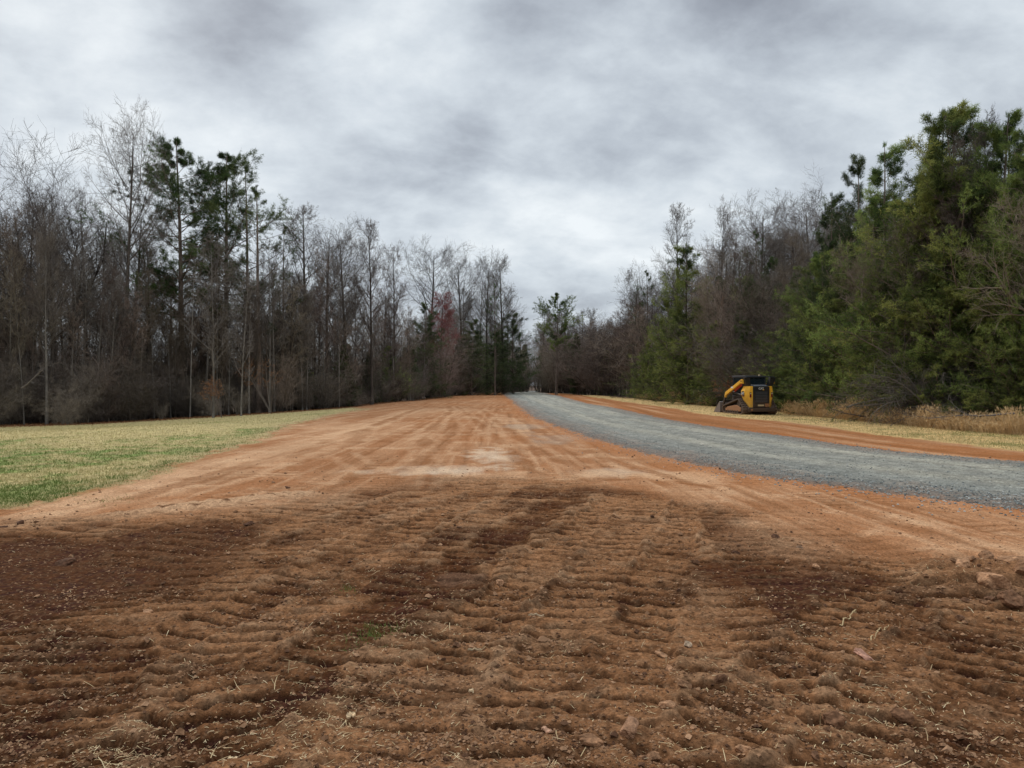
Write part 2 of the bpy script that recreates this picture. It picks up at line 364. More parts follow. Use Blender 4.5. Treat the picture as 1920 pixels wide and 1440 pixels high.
# ------------------------------------------------------------------ materials
def newmat(name):
    m = bpy.data.materials.new(name); m.use_nodes = True
    nt = m.node_tree; b = nt.nodes['Principled BSDF']
    return m, nt, b
def N(nt, t, **kw):
    n = nt.nodes.new(t)
    for k, v in kw.items():
        if k in n.inputs: n.inputs[k].default_value = v
        else: setattr(n, k, v)
    return n
def nz_node(nt, scale, detail=4, rough=.6, vec=None):
    n = N(nt, 'ShaderNodeTexNoise'); n.inputs['Scale'].default_value = scale
    n.inputs['Detail'].default_value = detail; n.inputs['Roughness'].default_value = rough
    if vec is not None: nt.links.new(vec, n.inputs['Vector'])
    return n
def ground_mat(name, scales, contrast, bump, rough=.95, spec=.15, dist=.02, vor=None):
    m, nt, b = newmat(name); L = nt.links.new
    at = N(nt, 'ShaderNodeAttribute'); at.attribute_name = 'Col'
    tc = N(nt, 'ShaderNodeTexCoord').outputs['Object']
    cur = at.outputs['Color']; hs = None
    for s, c in zip(scales, contrast):
        n = nz_node(nt, s, 3, .65, tc)
        r = N(nt, 'ShaderNodeMapRange'); r.inputs['From Min'].default_value = .28; r.inputs['From Max'].default_value = .72
        r.inputs['To Min'].default_value = 1 - c; r.inputs['To Max'].default_value = 1 + c
        L(n.outputs['Fac'], r.inputs['Value'])
        mx = N(nt, 'ShaderNodeVectorMath', operation='SCALE'); L(cur, mx.inputs[0]); L(r.outputs[0], mx.inputs['Scale']); cur = mx.outputs[0]
        if hs is None: hs = n.outputs['Fac']
        else:
            a = N(nt, 'ShaderNodeMath', operation='ADD'); L(hs, a.inputs[0])
            mu = N(nt, 'ShaderNodeMath', operation='MULTIPLY'); L(n.outputs['Fac'], mu.inputs[0]); mu.inputs[1].default_value = scales[0] / s
            L(mu.outputs[0], a.inputs[1]); hs = a.outputs[0]
    if vor:
        v = N(nt, 'ShaderNodeTexVoronoi'); v.inputs['Scale'].default_value = vor[0]; L(tc, v.inputs['Vector'])
        sp = N(nt, 'ShaderNodeSeparateColor'); L(v.outputs['Color'], sp.inputs[0])
        r = N(nt, 'ShaderNodeMapRange'); r.inputs['To Min'].default_value = 1 - vor[1]; r.inputs['To Max'].default_value = 1 + vor[1]
        L(sp.outputs[0], r.inputs['Value'])
        mx = N(nt, 'ShaderNodeVectorMath', operation='SCALE'); L(cur, mx.inputs[0]); L(r.outputs[0], mx.inputs['Scale']); cur = mx.outputs[0]
        a = N(nt, 'ShaderNodeMath', operation='SUBTRACT'); L(hs, a.inputs[0]); L(v.outputs['Distance'], a.inputs[1]); hs = a.outputs[0]
    L(cur, b.inputs['Base Color']); b.inputs['Roughness'].default_value = rough; b.inputs['Specular IOR Level'].default_value = spec
    bp = N(nt, 'ShaderNodeBump'); bp.inputs['Strength'].default_value = bump; bp.inputs['Distance'].default_value = dist
    L(hs, bp.inputs['Height']); L(bp.outputs[0], b.inputs['Normal'])
    return m
M_soil = ground_mat('soil', [18, 50, 120], [.28, .45, .30], .6, rough=1.0, spec=.02, dist=.025)
M_gravel = ground_mat('gravel', [3, 24, 60], [.18, .28, .35], .9, rough=.85, spec=.3, dist=.03, vor=(75, .22))
M_lawn = ground_mat('lawn', [5, 22, 80], [.16, .34, .38], 1.0, dist=.05)
M_litter = ground_mat('litter', [4, 16, 60], [.2, .4, .4], 1.0, dist=.06)
def attr_mat(name, cols, rough=.85, spec=.2, trans=0, objvar=.25, hue=0):
    """colour from per-vertex 'tint' 0..1, varied from object to object"""
    m, nt, b = newmat(name); L = nt.links.new
    at = N(nt, 'ShaderNodeAttribute'); at.attribute_name = 'tint'
    cr = N(nt, 'ShaderNodeValToRGB'); e = cr.color_ramp.elements
    for i, (p, c) in enumerate(cols):
        el = e[i] if i < 2 else e.new(p)
        el.position = p; el.color = (*c, 1)
    L(at.outputs['Fac'], cr.inputs[0])
    oi = N(nt, 'ShaderNodeObjectInfo')
    r = N(nt, 'ShaderNodeMapRange'); r.inputs['To Min'].default_value = 1 - objvar; r.inputs['To Max'].default_value = 1 + objvar
    L(oi.outputs['Random'], r.inputs['Value'])
    h = N(nt, 'ShaderNodeHueSaturation'); L(cr.outputs[0], h.inputs['Color']); L(r.outputs[0], h.inputs['Value'])
    if hue:
        r2 = N(nt, 'ShaderNodeMapRange'); r2.inputs['To Min'].default_value = .5 - hue; r2.inputs['To Max'].default_value = .5 + hue
        ml = N(nt, 'ShaderNodeMath', operation='MULTIPLY'); ml.inputs[1].default_value = 7.77; L(oi.outputs['Random'], ml.inputs[0])
        fr = N(nt, 'ShaderNodeMath', operation='FRACT'); L(ml.outputs[0], fr.inputs[0]); L(fr.outputs[0], r2.inputs['Value']); L(r2.outputs[0], h.inputs['Hue'])
    L(h.outputs[0], b.inputs['Base Color']); b.inputs['Roughness'].default_value = rough; b.inputs['Specular IOR Level'].default_value = spec
    if trans:
        tr = N(nt, 'ShaderNodeBsdfTranslucent'); L(h.outputs[0], tr.inputs['Color'])
        mx = N(nt, 'ShaderNodeMixShader'); mx.inputs[0].default_value = trans
        L(b.outputs[0], mx.inputs[1]); L(tr.outputs[0], mx.inputs[2]); L(mx.outputs[0], nt.nodes['Material Output'].inputs[0])
    return m
def bark_mat(name, c1, c2, sc=6, objvar=.3):
    m, nt, b = newmat(name); L = nt.links.new
    tc = N(nt, 'ShaderNodeTexCoord').outputs['Object']
    mp = N(nt, 'ShaderNodeMapping'); mp.inputs['Scale'].default_value = (1, 1, .25); L(tc, mp.inputs[0])
    n = nz_node(nt, sc, 5, .7, mp.outputs[0])
    cr = N(nt, 'ShaderNodeValToRGB'); e = cr.color_ramp.elements
    e[0].position = .35; e[0].color = (*c1, 1); e[1].position = .65; e[1].color = (*c2, 1); L(n.outputs['Fac'], cr.inputs[0])
    oi = N(nt, 'ShaderNodeObjectInfo'); r = N(nt, 'ShaderNodeMapRange'); r.inputs['To Min'].default_value = 1 - objvar; r.inputs['To Max'].default_value = 1 + objvar
    L(oi.outputs['Random'], r.inputs['Value'])
    h = N(nt, 'ShaderNodeHueSaturation'); L(cr.outputs[0], h.inputs['Color']); L(r.outputs[0], h.inputs['Value'])
    L(h.outputs[0], b.inputs['Base Color']); b.inputs['Roughness'].default_value = .9; b.inputs['Specular IOR Level'].default_value = .2
    bp = N(nt, 'ShaderNodeBump'); bp.inputs['Strength'].default_value = .6; bp.inputs['Distance'].default_value = .03; L(n.outputs['Fac'], bp.inputs['Height']); L(bp.outputs[0], b.inputs['Normal'])
    return m
M_bark = bark_mat('bark_grey_brown', (.035, .028, .023), (.11, .092, .076))
M_barkpale = bark_mat('bark_pale', (.10, .088, .075), (.26, .235, .205))
M_twig = attr_mat('twig', [(0, (.055, .044, .036)), (1, (.175, .145, .122))], objvar=.3, hue=.015)
M_twigpale = attr_mat('twig_pale', [(0, (.060, .050, .042)), (1, (.205, .180, .160))], objvar=.2)
M_twigred = attr_mat('twig_reddish', [(0, (.075, .056, .042)), (1, (.23, .178, .14))], objvar=.5, hue=.025)
M_bud = attr_mat('red_buds', [(0, (.11, .045, .040)), (1, (.26, .085, .080))], objvar=.1)
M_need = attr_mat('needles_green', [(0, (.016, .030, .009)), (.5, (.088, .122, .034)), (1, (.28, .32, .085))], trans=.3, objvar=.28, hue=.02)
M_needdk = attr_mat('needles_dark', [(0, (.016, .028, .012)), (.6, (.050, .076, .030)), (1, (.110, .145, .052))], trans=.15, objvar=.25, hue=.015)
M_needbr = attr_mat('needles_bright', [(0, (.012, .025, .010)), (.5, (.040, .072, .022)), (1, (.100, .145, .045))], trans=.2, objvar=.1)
M_pinebark = bark_mat('pine_bark', (.07, .052, .042), (.22, .17, .135))

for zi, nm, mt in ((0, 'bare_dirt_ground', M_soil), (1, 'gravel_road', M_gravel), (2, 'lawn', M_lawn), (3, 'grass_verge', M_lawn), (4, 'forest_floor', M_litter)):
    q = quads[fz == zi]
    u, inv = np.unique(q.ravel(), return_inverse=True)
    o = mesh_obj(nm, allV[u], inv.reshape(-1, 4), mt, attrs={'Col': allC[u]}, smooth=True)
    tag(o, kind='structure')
bk = np.array([[-120, -60, -.3], [120, -60, -.3], [120, 3, -.3], [-120, 3, -.3]], dtype=F32)
o = mesh_obj('ground_behind', bk, np.array([[0, 1, 2, 3]]), M_soil, attrs={'Col': np.tile([.25, .14, .08], (4, 1))}); tag(o, kind='structure')

_zs = {}
def ground_z(x, y):
    """height of the finished surface, bilinear on the sheet"""
    x = np.atleast_1d(np.asarray(x, float)); y = np.atleast_1d(np.asarray(y, float))
    r = np.clip(np.interp(y, ys, np.arange(nr)), 0, nr - 1.001); c = np.clip(np.interp(x / y, ts, np.arange(nc)), 0, nc - 1.001)
    r0 = r.astype(int); c0 = c.astype(int); fr = r - r0; fc = c - c0
    return (gz[r0, c0] * (1 - fr) * (1 - fc) + gz[r0 + 1, c0] * fr * (1 - fc) + gz[r0, c0 + 1] * (1 - fr) * fc + gz[r0 + 1, c0 + 1] * fr * fc)
def zone_at(x, y):
    r = np.clip(np.interp(y, ys, np.arange(nr)), 0, nr - 1).astype(int); c = np.clip(np.interp(x / y, ts, np.arange(nc)), 0, nc - 1).astype(int)
    return gzone[r, c], grough[r, c]

# ------------------------------------------------------------------ branch machinery
def unit(v): return v / (np.linalg.norm(v, axis=-1, keepdims=True) + 1e-9)
def grow(rng, P0, D, L, Rd, nseg, wig, trop, tap=.25):
    n = len(P0); pts = np.zeros((n, nseg + 1, 3)); pts[:, 0] = P0; d = unit(D)
    for i in range(nseg):
        d = unit(d + rng.normal(0, wig, (n, 3)) + np.array([0, 0, 1.0]) * np.reshape(trop, (-1, 1)))
        pts[:, i + 1] = pts[:, i] + d * (L / nseg)[:, None]
    t = np.linspace(0, 1, nseg + 1)
    rad = Rd[:, None] * (1 - (1 - tap) * t[None])
    return pts, rad, L
def spawn(rng, br, per, t0, t1, ang, lenf, shape=None, radf=.55, minr=.004, angsd=8):
    pts, rad, L = br; n, k, _ = pts.shape; nseg = k - 1
    t = t0 + (t1 - t0) * (np.arange(per)[None] + rng.rand(n, per)) / per
    par = np.repeat(np.arange(n), per); t = t.ravel()
    f = np.clip(t * nseg, 0, nseg - 1e-3); i = f.astype(int); fr = (f - i)[:, None]
    P = pts[par, i] * (1 - fr) + pts[par, i + 1] * fr; T = unit(pts[par, i + 1] - pts[par, i])
    r = rad[par, i] * (1 - fr[:, 0]) + rad[par, i + 1] * fr[:, 0]
    q = rng.normal(0, 1, P.shape); q = unit(q - (q * T).sum(1, keepdims=True) * T)
    a = np.radians(ang + rng.normal(0, angsd, len(P)))[:, None]
    D = np.cos(a) * T + np.sin(a) * q
    s = 1 if shape is None else shape(t)
    CL = L[par] * lenf * s * rng.uniform(.7, 1.25, len(P))
    return P, D, CL, np.maximum(r * radf, minr), t, par
def tubes(br, sides, cap=False):
    pts, rad, _ = br; n, k, _ = pts.shape
    dm = unit(pts[:, -1] - pts[:, 0]); ref = np.where(np.abs(dm[:, 2:3]) > .85, [[1., 0, 0]], [[0, 0, 1.]])
    u = unit(np.cross(dm, ref)); v = np.cross(dm, u)
    a = np.linspace(0, 2 * math.pi, sides, endpoint=False)
    ring = np.cos(a)[None, :, None] * u[:, None] + np.sin(a)[None, :, None] * v[:, None]   # n,s,3
    V = pts[:, :, None, :] + rad[:, :, None, None] * ring[:, None]
    V = V.reshape(-1, 3)
    base = (np.arange(n) * k * sides)[:, None, None] + (np.arange(k - 1) * sides)[None, :, None]
    j = np.arange(sides)[None, None]; j2 = (j + 1) % sides
    F = np.stack([base + j, base + j2, base + sides + j2, base + sides + j], -1).reshape(-1, 4)
    return V, F
class Acc:
    def __init__(s): s.V = []; s.F = {3: [], 4: []}; s.T = []; s.n = 0
    def add(s, V, F, tint=.5):
        F = np.asarray(F); s.V.append(V); s.F[F.shape[1]].append(F + s.n); s.n += len(V)
        s.T.append(np.full(len(V), tint) if np.isscalar(tint) else tint)
    def tub(s, br, sides, tint=.5, var=.15, rng=None):
        V, F = tubes(br, sides)
        if rng is not None:
            n = len(br[0]); tt = np.repeat(np.clip(tint + rng.normal(0, var, n), 0, 1), len(V) // n)
        else: tt = tint
        s.add(V, F, tt)
    def build(s, name, mat, parent=None, smooth=False, link=True):
        V = np.vstack(s.V); F = [np.vstack(f) for f in s.F.values() if f]
        return mesh_obj(name, V, F, mat, parent, {'tint': np.concatenate(s.T)}, smooth, link)

def trunk_path(rng, H, r, lean=.03, wig=.012, n=14, tap=.12, curve=0):
    d = np.array([[rng.normal(0, lean), rng.normal(0, lean), 1.0]])
    br = grow(rng, np.array([[0., 0, -.3]]), d, np.array([H + .3]), np.array([r]), n, wig, .03, tap)
    # root flare
    br[1][0, 0] *= 1.35
    return br

def bare_tree(seed, H=20, r=.22, style='tulip', twig=M_twig, bark=M_bark, dens=1.0):
    rng = np.random.RandomState(seed); A = Acc(); T = Acc()
    tr = trunk_path(rng, H * (.97 if style != 'oak' else .62), r, .02 if style != 'oak' else .06, .012 if style != 'oak' else .05)
    T.tub(tr, 9)
    if style == 'tulip':      # straight leader, limbs from mid height, rising into an oval crown
        P, D, L, Rr, t, par = spawn(rng, tr, int(26 * dens), .48, .98, 56, .30, lambda t: np.clip(np.sin((t - .38) / .62 * math.pi * .86), .15, 1), .42)
        l1 = grow(rng, P, D, L, Rr, 7, .09, .11, .2)
    elif style == 'young':    # thin whip with short limbs all the way
        P, D, L, Rr, t, par = spawn(rng, tr, int(34 * dens), .25, .98, 46, .20, lambda t: .35 + .75 * np.sin(np.clip((t - .1) / .9, 0, 1) * math.pi), .45)
        l1 = grow(rng, P, D, L, Rr, 6, .08, .13, .2)
    elif style == 'columnar':
        P, D, L, Rr, t, par = spawn(rng, tr, int(34 * dens), .38, .98, 46, .25, lambda t: np.clip(1.15 - .75 * t, .1, 1), .45)
        l1 = grow(rng, P, D, L, Rr, 6, .08, .10, .2)
    else:                     # forked, spreading
        P, D, L, Rr, t, par = spawn(rng, tr, int(11 * dens), .45, 1.0, 34, .62, lambda t: .75 + .3 * t, .62)
        l1 = grow(rng, P, D, L, Rr, 9, .13, .10, .22)
    A.tub(l1, 6, .35, .28, rng)
    oak = style == 'oak'
    P, D, L, Rr, _, _ = spawn(rng, l1, int((9 if not oak else 12) * dens), .18, 1.0, 46, .46 if not oak else .42, lambda t: 1.15 - .55 * t, .55, .010)
    l2 = grow(rng, P, D, L, Rr, 5, .12, .06, .3); A.tub(l2, 4, .45, .28, rng)
    P, D, L, Rr, _, _ = spawn(rng, l2, int((6 if not oak else 8) * dens), .15, 1.0, 46, .52, lambda t: 1.1 - .4 * t, .6, .009)
    l3 = grow(rng, P, D, L, Rr, 4, .13, .05, .45); A.tub(l3, 3, .60, .15, rng)
    P, D, L, Rr, _, _ = spawn(rng, l3, int(3.4 * dens), .1, 1.0, 40, .52, None, .8, .0075)
    l4 = grow(rng, P, D, np.maximum(L, .18), Rr, 2, .10, .06, .5); A.tub(l4, 3, .80, .15, rng)
    return T, A, bark, twig

def shrub(seed, H=5, stems=14, droop=0.0, spread=.5, n3=3, twig=M_twig):
    rng = np.random.RandomState(seed); A = Acc(); T = Acc()
    a = rng.rand(stems) * 6.28; P = np.stack([np.cos(a) * rng.rand(stems) * .5, np.sin(a) * rng.rand(stems) * .5, -.1 + 0 * a], 1)
    D = np.stack([np.cos(a) * spread * rng.rand(stems), np.sin(a) * spread * rng.rand(stems), 1 + 0 * a], 1)
    l0 = grow(rng, P, D, H * rng.uniform(.5, 1.05, stems), rng.uniform(.012, .034, stems) * H / 5, 8, .09, .03 - droop, .25); T.tub(l0, 5, .3, .15, rng)
    P, D, L, Rr, _, _ = spawn(rng, l0, 13, .08, 1.0, 48, .30, None, .5, .007)
    l1 = grow(rng, P, D, L, Rr, 5, .14, .05 - droop, .4); A.tub(l1, 4, .5, .35, rng)
    P, D, L, Rr, _, _ = spawn(rng, l1, 7, .1, 1.0, 46, .42, None, .6, .0055)
    l2 = grow(rng, P, D, L, Rr, 3, .16, .03 - droop, .5); A.tub(l2, 3, .6, .2, rng)
    P, D, L, Rr, _, _ = spawn(rng, l2, n3, .1, 1.0, 42, .6, None, .8, .0045)
    l3 = grow(rng, P, D, np.maximum(L, .12), Rr, 2, .14, .02, .6); A.tub(l3, 3, .75, .2, rng)
    return T, A, M_bark, twig

def tufts(A, rng, P, D, n, ln, w, spread, tint):
    """sprays of narrow needle-shaped faces"""
    m = len(P); k = m * n
    p = np.repeat(P, n, 0); d = np.repeat(D, n, 0)
    dr = unit(d * 1.0 + rng.normal(0, spread, (k, 3)))
    s = unit(np.cross(dr, rng.normal(0, 1, (k, 3)))) * (w * rng.uniform(.7, 1.3, k))[:, None]
    p = p + rng.normal(0, ln * .22, (k, 3))
    tip = p + dr * (ln * rng.uniform(.6, 1.25, k))[:, None]
    V = np.stack([p - s, p + s, tip], 1).reshape(-1, 3); F = np.arange(3 * k).reshape(-1, 3)
    tt = np.repeat(np.clip(np.repeat(tint, n) + rng.normal(0, .10, k), 0, 1), 3)
    A.add(V, F, tt)

def pine(seed, H=12, Rr_=2.6, base=.03, r=.14, limbs=85, sub=8, tuft=6, nb=12, ln=.17, w=.011, style='young', need=M_need, gap=.15):
    rng = np.random.RandomState(seed); A = Acc(); T = Acc()
    tr = trunk_path(rng, H, r, .025 if style != 'tall' else .008, .015 if style != 'tall' else .009, 14, .10); T.tub(tr, 9)
    if style == 'tall':
        shp = lambda t: np.clip(np.sin(np.clip((t - base + .10) / (1.06 - base), 0, 1) * math.pi) ** .7, .12, 1) * rng.uniform(.45, 1.2, len(t))
        P, D, L, Rr, t, _ = spawn(rng, tr, limbs, base, .99, 72, Rr_ / H, shp, .38, .02, 12); trop = .05
    elif style == 'cedar':
        shp = lambda t: np.clip((1 - t) ** .9 + .08, .05, 1) * np.clip(.6 + 2.5 * t, 0, 1) * rng.uniform(.7, 1.15, len(t))
        P, D, L, Rr, t, _ = spawn(rng, tr, limbs, base, .99, 58, Rr_ / H, shp, .35, .012, 10); trop = .10
    else:
        shp = lambda t: np.clip((1.05 - t) ** .62, .2, 1) * rng.uniform(.45, 1.3, len(t))
        P, D, L, Rr, t, _ = spawn(rng, tr, limbs, base, .99, 74, Rr_ / H, shp, .35, .014, 12); trop = .075
    keep = rng.rand(len(P)) > gap + .35 * np.clip((t - .80) / .2, 0, 1) * (style == 'tall') + (.55 * np.clip((t - .55) / .45, 0, 1) if style == 'young' else 0)
    P, D, L, Rr, t = P[keep], D[keep], L[keep], Rr[keep], t[keep]
    l1 = grow(rng, P, D, L, Rr, 6, .09, trop * (.3 + 1.4 * t), .25); B = T; B.tub(l1, 5, .3, .1, rng)
    P, D, L1, R1, t1, par = spawn(rng, l1, sub, .22 if style != 'tall' else .42, 1.0, 50, .36, lambda t: 1.25 - .75 * t, .5, .007)
    l2 = grow(rng, P, D, L1, R1, 4, .10, .05, .4); B.tub(l2, 3, .4, .1, rng)
    limb_t = np.clip(.55 + rng.normal(0, .20, len(l1[0])), 0, 1)
    P, D, L2, R2, t2, par2 = spawn(rng, l2, tuft, .15, 1.05, 40, .3, None, .5, .004)
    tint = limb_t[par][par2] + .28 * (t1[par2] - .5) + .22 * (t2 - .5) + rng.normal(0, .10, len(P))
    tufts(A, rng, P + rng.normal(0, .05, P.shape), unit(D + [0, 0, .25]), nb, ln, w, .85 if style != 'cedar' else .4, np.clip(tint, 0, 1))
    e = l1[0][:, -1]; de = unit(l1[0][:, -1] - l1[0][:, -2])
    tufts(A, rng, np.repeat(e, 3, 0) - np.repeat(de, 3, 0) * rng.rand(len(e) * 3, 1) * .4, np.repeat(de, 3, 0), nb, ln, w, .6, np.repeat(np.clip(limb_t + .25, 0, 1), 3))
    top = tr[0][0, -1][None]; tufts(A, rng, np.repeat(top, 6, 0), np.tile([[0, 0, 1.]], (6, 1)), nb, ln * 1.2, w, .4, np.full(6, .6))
    return T, A, M_pinebark, need

class Proto:
    """first use builds the tree, later uses copy the tree and each of its parts"""
    def __init__(s, name, parts, H):
        s.name = name
        T, A, bark, twig = parts[:4]; zz = np.vstack(A.V)[:, 2]; s.H = float(np.percentile(zz, 99.3) * .35 + zz.max() * .65)
        s.meshes = [('trunk' if not name.endswith('shrub') else 'stems', T.build('trunk', bark, smooth=True, link=False)),
                    ('crown' if not name.endswith('shrub') else 'twigs', A.build('crown', twig, link=False))]
        if len(parts) > 4: s.meshes.append(('branches', parts[4].build('branches', bark, link=False)))
        for nm, o in s.meshes: o.name = nm; o.data.name = s.name + '_' + nm
    def put(s, x, y, H, rz, label, cat, group=None, sx=None, lean=0, name=None, mats=None):
        z = float(ground_z(x, y)[0])
        r = bpy.data.objects.new(name or s.name, None); col.objects.link(r)
        r.location = (x, y, z - .02); k = H / s.H; r.rotation_euler = (lean, 0, rz); kk = sx * k if sx else k
        r.scale = (kk, kk, k); r.empty_display_size = .3
        tag(r, label, cat, group)
        for nm, o in s.meshes:
            c = o.copy(); col.objects.link(c); c.parent = r
            if mats and nm in mats: c.material_slots[0].link = 'OBJECT'; c.material_slots[0].material = mats[nm]
        return r

# ------------------------------------------------------------------ trees
def at(px, Y): return ((px - 960) / FPX * Y, Y)
def HT(py, Y, x): return CH + (720 - py) / FPX * Y - float(gh(x, Y))
PR = {}
def proto(key, name, parts, H): PR[key] = Proto(name, parts, H)
for i, sd_ in enumerate((11, 12, 13)): proto('tulip%d' % i, 'bare_tree', bare_tree(sd_, 20, .29, 'tulip', M_twigpale), 20)
for i, sd_ in enumerate((21, 22)): proto('oak%d' % i, 'bare_tree', bare_tree(sd_, 18, .32, 'oak', M_twig), 18)
for i, sd_ in enumerate((31, 32, 33)): proto('col%d' % i, 'bare_tree', bare_tree(sd_, 18, .22, 'columnar', M_twig), 18)
for i, sd_ in enumerate((41, 42, 43)): proto('young%d' % i, 'bare_sapling', bare_tree(sd_, 11, .075, 'young', M_twigred, M_bark, .8), 11)
proto('youngpale', 'bare_sapling', bare_tree(44, 13, .085, 'young', M_twigpale, M_barkpale, .8), 13)
for i, sd_ in enumerate((51, 52, 53)): proto('shrub%d' % i, 'bare_shrub', shrub(sd_, 6, 15, -.0, .45, 3, M_twigred if i < 2 else M_twig), 6)
proto('droop', 'bare_shrub', shrub(54, 6, 20, .045, .8, 3, M_twig), 6)
proto('budtree', 'red_bud_tree', bare_tree(61, 11, .10, 'columnar', M_bud), 11)
for i, sd_ in enumerate((71, 72, 73)): proto('pine%d' % i, 'pine_tree', pine(sd_, 12, 3.7, .01, .14, 140, 11, 8, 8, .17, .0090, gap=.20), 12)
for i, sd_ in enumerate((75, 76)): proto('cedar%d' % i, 'cedar_tree', pine(sd_, 11, 2.6, .02, .12, 150, 9, 7, 9, .16, .011, 'cedar', M_needdk, .03), 11)
for i, sd_ in enumerate((81, 82)): proto('tall%d' % i, 'tall_pine_tree', pine(sd_, 18, 4.6, .36 + .08 * i, .24, 74, 11, 8, 11, .21, .0115, 'tall', M_needbr, .12), 18)
proto('thin', 'tall_pine_tree', pine(85, 18, 3.2, .35, .20, 46, 7, 5, 7, .17, .011, 'tall', M_needdk, .25), 18)

rnd = random.Random(5)
def plant(key, px, Y, top, label, cat, group=None, sx=None, rz=None, mats=None, name=None, H=None):
    x, y = at(px, Y)
    return PR[key].put(x, y, H or HT(top, Y, x), rnd.uniform(0, 6.28) if rz is None else rz, label, cat, group, sx, mats=mats, name=name)

# -- trees one can tell apart, left wood
plant('tulip0', 228, 53, 185, 'tallest bare tree of the left wood, straight dark trunk and round pale crown', 'bare tree', sx=.72, rz=2.0)
plant('oak0', 75, 51, 240, 'broad forked bare tree with crossing limbs near the left end of the wood', 'bare tree', sx=1.05)
plant('oak1', 10, 54, 248, 'spreading bare tree cut by the left edge of the view', 'bare tree')
plant('oak1', 140, 57, 262, 'bare forked tree between the broad forked tree and the tallest straight one', 'bare tree')
plant('tall0', 345, 57, 258, 'tall pine with deep green tufted limbs rising highest among the left pines', 'pine tree', sx=1.05)
plant('tall1', 425, 60, 285, 'grey-green pine just right of the deep green tall pine', 'pine tree', sx=1.05, mats={'crown': M_needdk})
plant('thin', 485, 57, 345, 'thin-crowned pine at the right end of the left pine clump', 'pine tree', sx=1.2)
plant('thin', 465, 61, 300, 'sparse see-through pine standing behind the grey-green pine', 'pine tree')
plant('thin', 530, 60, 420, 'small sparse pine sloping down toward the open sky right of the pine clump', 'pine tree', sx=.8)
plant('youngpale', 400, 50.5, 430, 'slim pale-barked young tree in front of the grey-green pine', 'bare tree')
plant('youngpale', 452, 51.5, 505, 'pale slender trunk in front of the thin-crowned pine', 'bare tree')
plant('youngpale', 505, 56, 440, 'pale young tree standing at the wood edge above the orange leaved bush', 'bare tree')
plant('col0', 572, 64, 378, 'dense upright bare tree with a dark trunk, first after the pines', 'bare tree', sx=1.1)
plant('tulip1', 612, 66, 392, 'full-crowned bare tree beside the dense upright tree', 'bare tree')
plant('tulip2', 650, 68, 404, 'rounded bare tree on the right of the high group after the pines', 'bare tree')
plant('col1', 697, 68, 408, 'narrow pointed bare tree standing apart right of the high bare group', 'bare tree', sx=.75)
plant('col2', 738, 76, 446, 'small-topped bare tree where the left skyline drops', 'bare tree', sx=.8)
plant('tulip0', 805, 110, 445, 'bare tree with fan-shaped crown above the red budding tree', 'bare tree', sx=1.0)
plant('tulip2', 868, 116, 456, 'bare oval-crowned tree just right of the red budding tree', 'bare tree')
plant('tulip1', 912, 118, 455, 'tall bare tree second from the gap over the road, narrow crown', 'bare tree', sx=.8)
plant('col0', 945, 122, 478, 'last tall bare tree before the gap over the road', 'bare tree')
plant('budtree', 826, 99, 545, 'tree covered in red spring buds at the end of the left wood', 'budding tree', sx=1.1)
plant('shrub0', 832, 96, 600, 'rusty brown bush below the red budding tree', 'bare shrub', sx=1.1)
plant('pine2', 788, 92, 566, 'dark cedar left of the red budding tree', 'cedar', sx=1.1, mats={'crown': M_needdk})
plant('thin', 928, 112, 530, 'slender green pine in front of the last tall bare trees before the gap', 'pine tree', sx=.7, mats={'crown': M_needbr})
plant('pine0', 962, 122, 585, 'dark evergreen at the left side of the road gap', 'cedar', sx=1.3, mats={'crown': M_needdk})
plant('pine1', 884, 112, 598, 'dark evergreen under the oval-crowned bare tree', 'cedar', sx=1.3, mats={'crown': M_needdk})
plant('pine2', 928, 116, 620, 'dark low evergreen between the oval-crowned tree and the gap', 'cedar', sx=1.5, mats={'crown': M_needdk})
# -- middle, behind the end of the road
plant('tall1', 1043, 118, 548, 'rounded green pine standing alone right of the gap over the road', 'pine tree', sx=1.0, mats={'crown': M_need})
plant('cedar0', 1085, 116, 625, 'dark cedar at the foot of the wood right of the lone green pine', 'cedar', sx=1.2)
plant('cedar1', 1142, 108, 655, 'small dark green cedar left of the green conifer wall', 'cedar', sx=1.5, mats={'crown': M_need})
# -- right side
plant('pine0', 1288, 64, 458, 'tall bright green conifer left of the brown bare trees and loader', 'pine tree', sx=1.05)
plant('pine2', 1245, 72, 560, 'green conifer leaning on the left flank of the tall bright one', 'pine tree', sx=.95)
plant('pine1', 1212, 80, 640, 'low green conifer at the left foot of the conifer wall', 'pine tree', sx=1.1)
plant('thin', 1215, 86, 505, 'grey-green sparse pine behind the tall bright green conifer', 'pine tree', sx=1.0)
plant('tulip2', 1190, 98, 482, 'pale fine-twigged bare tree at the left end of the right wood', 'bare tree')
plant('col1', 1265, 84, 380, 'pointed bare tree rising above the tall bright green conifer', 'bare tree', sx=.75)
plant('col2', 1345, 78, 370, 'thin spire-shaped bare tree above the brown bare trees', 'bare tree', sx=.6)
plant('tulip0', 1420, 72, 362, 'round-topped pale bare tree behind the brown bare trees', 'bare tree', sx=.95)
plant('tulip1', 1520, 64, 328, 'pale bare crown just left of the dark cedar top', 'bare tree')
plant('thin', 1420, 62, 430, 'dark thin pine rising behind the loader', 'pine tree', sx=.9)
plant('pine2', 1600, 38.5, 288, 'dark cedar with a ragged top at the left shoulder of the big conifers', 'cedar', sx=.8, mats={'crown': M_needdk}, name='cedar_tree')
plant('pine0', 1556, 42, 362, 'dark cedar stepping down left of the ragged cedar', 'cedar', sx=.8, mats={'crown': M_needdk}, name='cedar_tree')
plant('pine0', 1655, 35, 268, 'tall mid-green pine next to the ragged dark cedar', 'pine tree', sx=.95)
